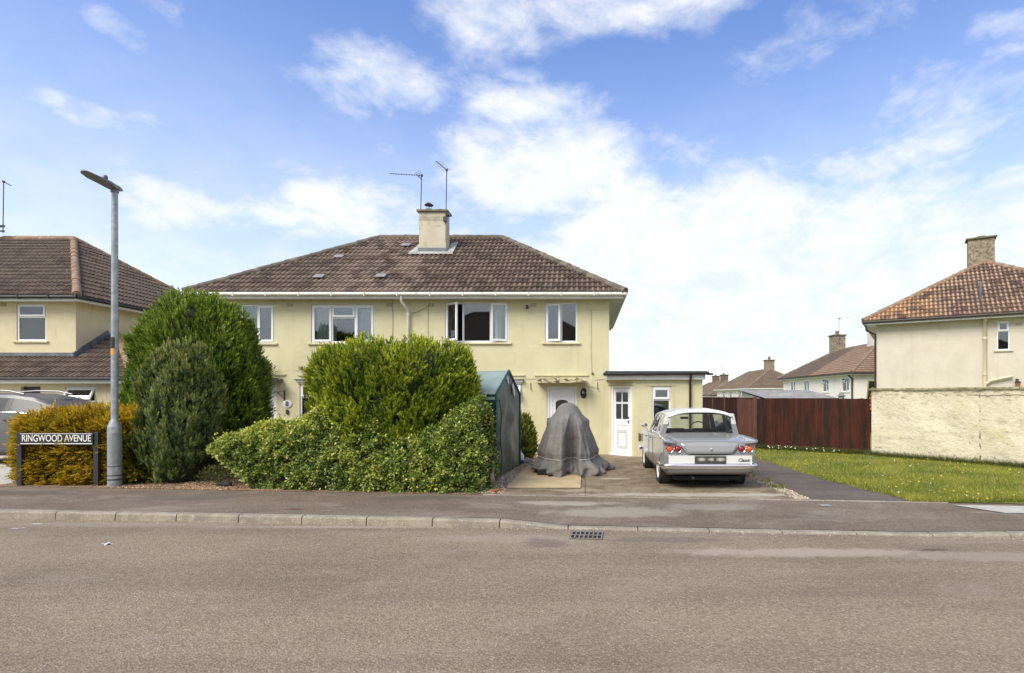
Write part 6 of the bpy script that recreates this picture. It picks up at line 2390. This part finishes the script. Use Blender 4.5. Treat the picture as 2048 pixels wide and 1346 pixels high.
mw.lathe([(0, -.05), (.035, -.045), (.055, -.01), (.058, .02), (0, .025)], 16, Matrix.Translation((-.835, 3.09, 1.045)) @ Matrix.Rotation(R(90), 4, 'X') @ Matrix.Scale(1.35, 4, (1, 0, 0)) @ Matrix.Scale(.75, 4, (0, 1, 0)))
mw.build('wing_mirror', CHROME, car, smooth=50)
mw = MB().tube([(.74, 3.12, .92), (.80, 3.10, .99), (.82, 3.10, 1.02)], .010, 6)
mw.lathe([(0, -.05), (.035, -.045), (.055, -.01), (.058, .02), (0, .025)], 16, Matrix.Translation((.835, 3.09, 1.045)) @ Matrix.Rotation(R(90), 4, 'X') @ Matrix.Scale(1.35, 4, (1, 0, 0)) @ Matrix.Scale(.75, 4, (0, 1, 0)))
mw.build('wing_mirror', CHROME, car, smooth=50)
# nose
nb = MB()
for (x0, x1, z0, z1) in ((-.80, .80, .40, .50),):
    nb.box(x0 - .05, x1 + .05, 4.24, 4.32, z0, z1)
nb.box(-.86, -.80, 3.98, 4.27, .40, .50).box(.80, .86, 3.98, 4.27, .40, .50)
nb.build('front_bumper', BCH, car, bevel=.02)
MB().box(-.48, .48, 4.20, 4.24, .54, .78).build('grille', CHROME, car, bevel=.01)
for s in (-1, 1):
    for x in (.56, .70):
        MB().lathe([(0, .05), (.06, .04), (.075, .01), (.08, -.02)], 18, Matrix.Translation((s * x, 4.20, .70)) @ Matrix.Rotation(R(-90), 4, 'X')).build('headlamp', CHROME, car, smooth=50)
MB().box(-.865, -.815, 4.02, 4.20, .60, .80).build('sidelamp_pod', mat('rusty_brown', (.14, .085, .05), .7, c2=(.05, .04, .035), scale=20), car, bevel=.02)

# ---- the silver family car behind the golden hedge, nose to the right
suv = thing('silver_car', 'silver estate car with roof rails and dark windows, half hidden behind the golden hedge', 'car', (-16.45, 14.55, .03), R(-90))
ST = [
    (.02, [(.60, .34), (.78, .40), (.84, .62), (.85, .95), (.80, 1.18), (.60, 1.22), (.3, 1.23), (0, 1.23)]),
    (.25, [(.66, .26), (.84, .34), (.91, .62), (.92, 1.00), (.875, 1.29), (.66, 1.32), (.3, 1.33), (0, 1.33)]),
    (1.0, [(.68, .22), (.88, .30), (.93, .62), (.935, 1.02), (.885, 1.32), (.70, 1.34), (.3, 1.34), (0, 1.34)]),
    (2.2, [(.68, .22), (.88, .30), (.93, .62), (.935, 1.02), (.885, 1.30), (.70, 1.32), (.3, 1.32), (0, 1.32)]),
    (3.2, [(.68, .22), (.88, .30), (.93, .62), (.935, 1.00), (.875, 1.20), (.70, 1.22), (.3, 1.23), (0, 1.23)]),
    (4.0, [(.68, .24), (.87, .32), (.92, .62), (.91, .94), (.80, 1.06), (.60, 1.08), (.3, 1.09), (0, 1.09)]),
    (4.45, [(.60, .28), (.78, .36), (.82, .60), (.78, .85), (.66, .95), (.50, .97), (.3, .98), (0, .98)]),
    (4.58, [(.45, .34), (.60, .40), (.64, .60), (.60, .78), (.52, .84), (.40, .86), (.2, .86), (0, .86)]),
]
SILV = mat('silver_paint', (.115, .116, .118), .4, metal=.1, coat=.15)
sb = loft(ST, 4).build('body', SILV, suv, smooth=40)
i2 = lambda y, s: MB().lathe([(0, -.2), (.40, -.2), (.40, .3), (0, .3)], 32, Matrix.Translation((s * .85, y, .36)) @ Matrix.Rotation(R(90 * s), 4, 'Y'))
bool_cut(sb, [i2(.92, 1), i2(.92, -1), i2(3.62, 1), i2(3.62, -1)])
sb.data.set_sharp_from_angle(angle=R(40))
for s in (-1, 1):
    for y in (.92, 3.62):
        wheel(suv, s * .80, y, .35, .22, mat('alloy', (.36, .37, .38), .35, metal=.7), s)
        MB().lathe([(.398, -.18), (.398, .04)], 32, Matrix.Translation((s * .85, y, .36)) @ Matrix.Rotation(R(90 * s), 4, 'Y')).build('arch_liner', TREAD, suv)
GH = [(.10, 1.22, .70, .66), (.42, 1.62, .76, .63), (.75, 1.75, .84, .63), (1.4, 1.80, .86, .64), (2.0, 1.79, .86, .64), (2.5, 1.71, .84, .62), (2.95, 1.54, .82, .60), (3.32, 1.32, .80, .62), (3.52, 1.20, .78, .66)]
g = MB()
for (y, zt, wb, wt) in GH:
    zb_ = np.interp(y, [0, .25, 2.2, 3.2, 3.6], [1.18, 1.30, 1.30, 1.19, 1.15])
    h_ = max(zt - zb_, .01)
    g.v += [(wb, y, zb_), (wt + (wb - wt) * .22, y, zb_ + h_ * .80), (wt, y, zb_ + h_ * .93), (wt * .6, y, zt), (-wt * .6, y, zt), (-wt, y, zb_ + h_ * .93), (-wt - (wb - wt) * .22, y, zb_ + h_ * .80), (-wb, y, zb_)]
for i in range(len(GH) - 1):
    for k in range(7):
        g.f.append((i * 8 + k, i * 8 + k + 1, (i + 1) * 8 + k + 1, (i + 1) * 8 + k))
gh_ = g.build('cabin', SILV, suv, smooth=35)
for s in (-1, 1):
    def sp(y, f):
        zt = np.interp(y, [q[0] for q in GH], [q[1] for q in GH])
        wb = np.interp(y, [q[0] for q in GH], [q[2] for q in GH])
        wt = np.interp(y, [q[0] for q in GH], [q[3] for q in GH])
        zb_ = np.interp(y, [0, .25, 2.2, 3.2, 3.6], [1.18, 1.30, 1.30, 1.19, 1.15])
        w1 = wt + (wb - wt) * .22
        return (s * (wb + (w1 - wb) * f + .006), y, zb_ + (zt - zb_) * .80 * f)
    for (a, b, na) in ((.50, 1.02, 6), (1.06, 1.98, 8), (2.06, 3.32, 14)):
        w_ = MB()
        f1 = lambda y: .97 if y > .6 else .9
        w_.grid(lambda u, v: sp(a + (b - a) * u + (0 if a != 2.06 else -.05 * v) + (.06 * v if a == .50 else 0), .06 + v * (f1(a + (b - a) * u) - .08)), na, 6)
        w_.build('side_window', mat('dark_glass', (.018, .021, .022), .28, spec=.3), suv, smooth=60)
    for (a, b) in ((1.0, 1.08), (1.96, 2.08)):
        w_ = MB()
        w_.grid(lambda u, v: tuple(Vector(sp(a + (b - a) * u, .06 + v * .89)) + Vector((s * .004, 0, 0))), 2, 4)
        w_.build('door_pillar', BLACKP, suv)
    MB().tube([(s * .86, .3, 1.315), (s * .885, 1.2, 1.325), (s * .885, 2.3, 1.315), (s * .87, 3.25, 1.205)], .012, 6).build('waist_trim', CHROME, suv, smooth=50)
    MB().tube([(s * .66, .55, 1.74), (s * .66, .75, 1.83), (s * .66, 1.3, 1.865), (s * .655, 1.9, 1.85), (s * .65, 2.28, 1.77)], .020, 8).build('roof_rail', mat('satin_alloy', (.36, .36, .36), .4, metal=.8), suv, smooth=50)
    for y in (1.02, 2.05):
        MB().tube([(s * .935, y, 1.12), (s * .965, y + .03, 1.125), (s * .965, y + .17, 1.125), (s * .935, y + .2, 1.12)], .014, 7).build('door_handle', BLACKP, suv, smooth=50)
    MB().box(s * .93, s * 1.12, 2.86, 2.98, 1.16, 1.30).build('wing_mirror', SILV, suv, bevel=.03, seg=3)
    MB().box(s * .905, s * .94, 1.35, 3.15, .27, .36).build('sill_trim', BLACKP, suv, bevel=.01)
w_ = MB().grid(lambda u, v: ((2 * u - 1) * (.60 - .10 * v), 3.47 - .74 * v, 1.235 + .38 * v + .015 - .035 * (2 * u - 1) ** 2), 8, 6)
w_.build('windscreen', mat('dark_glass', (.02, .02, .02)), suv, smooth=60)
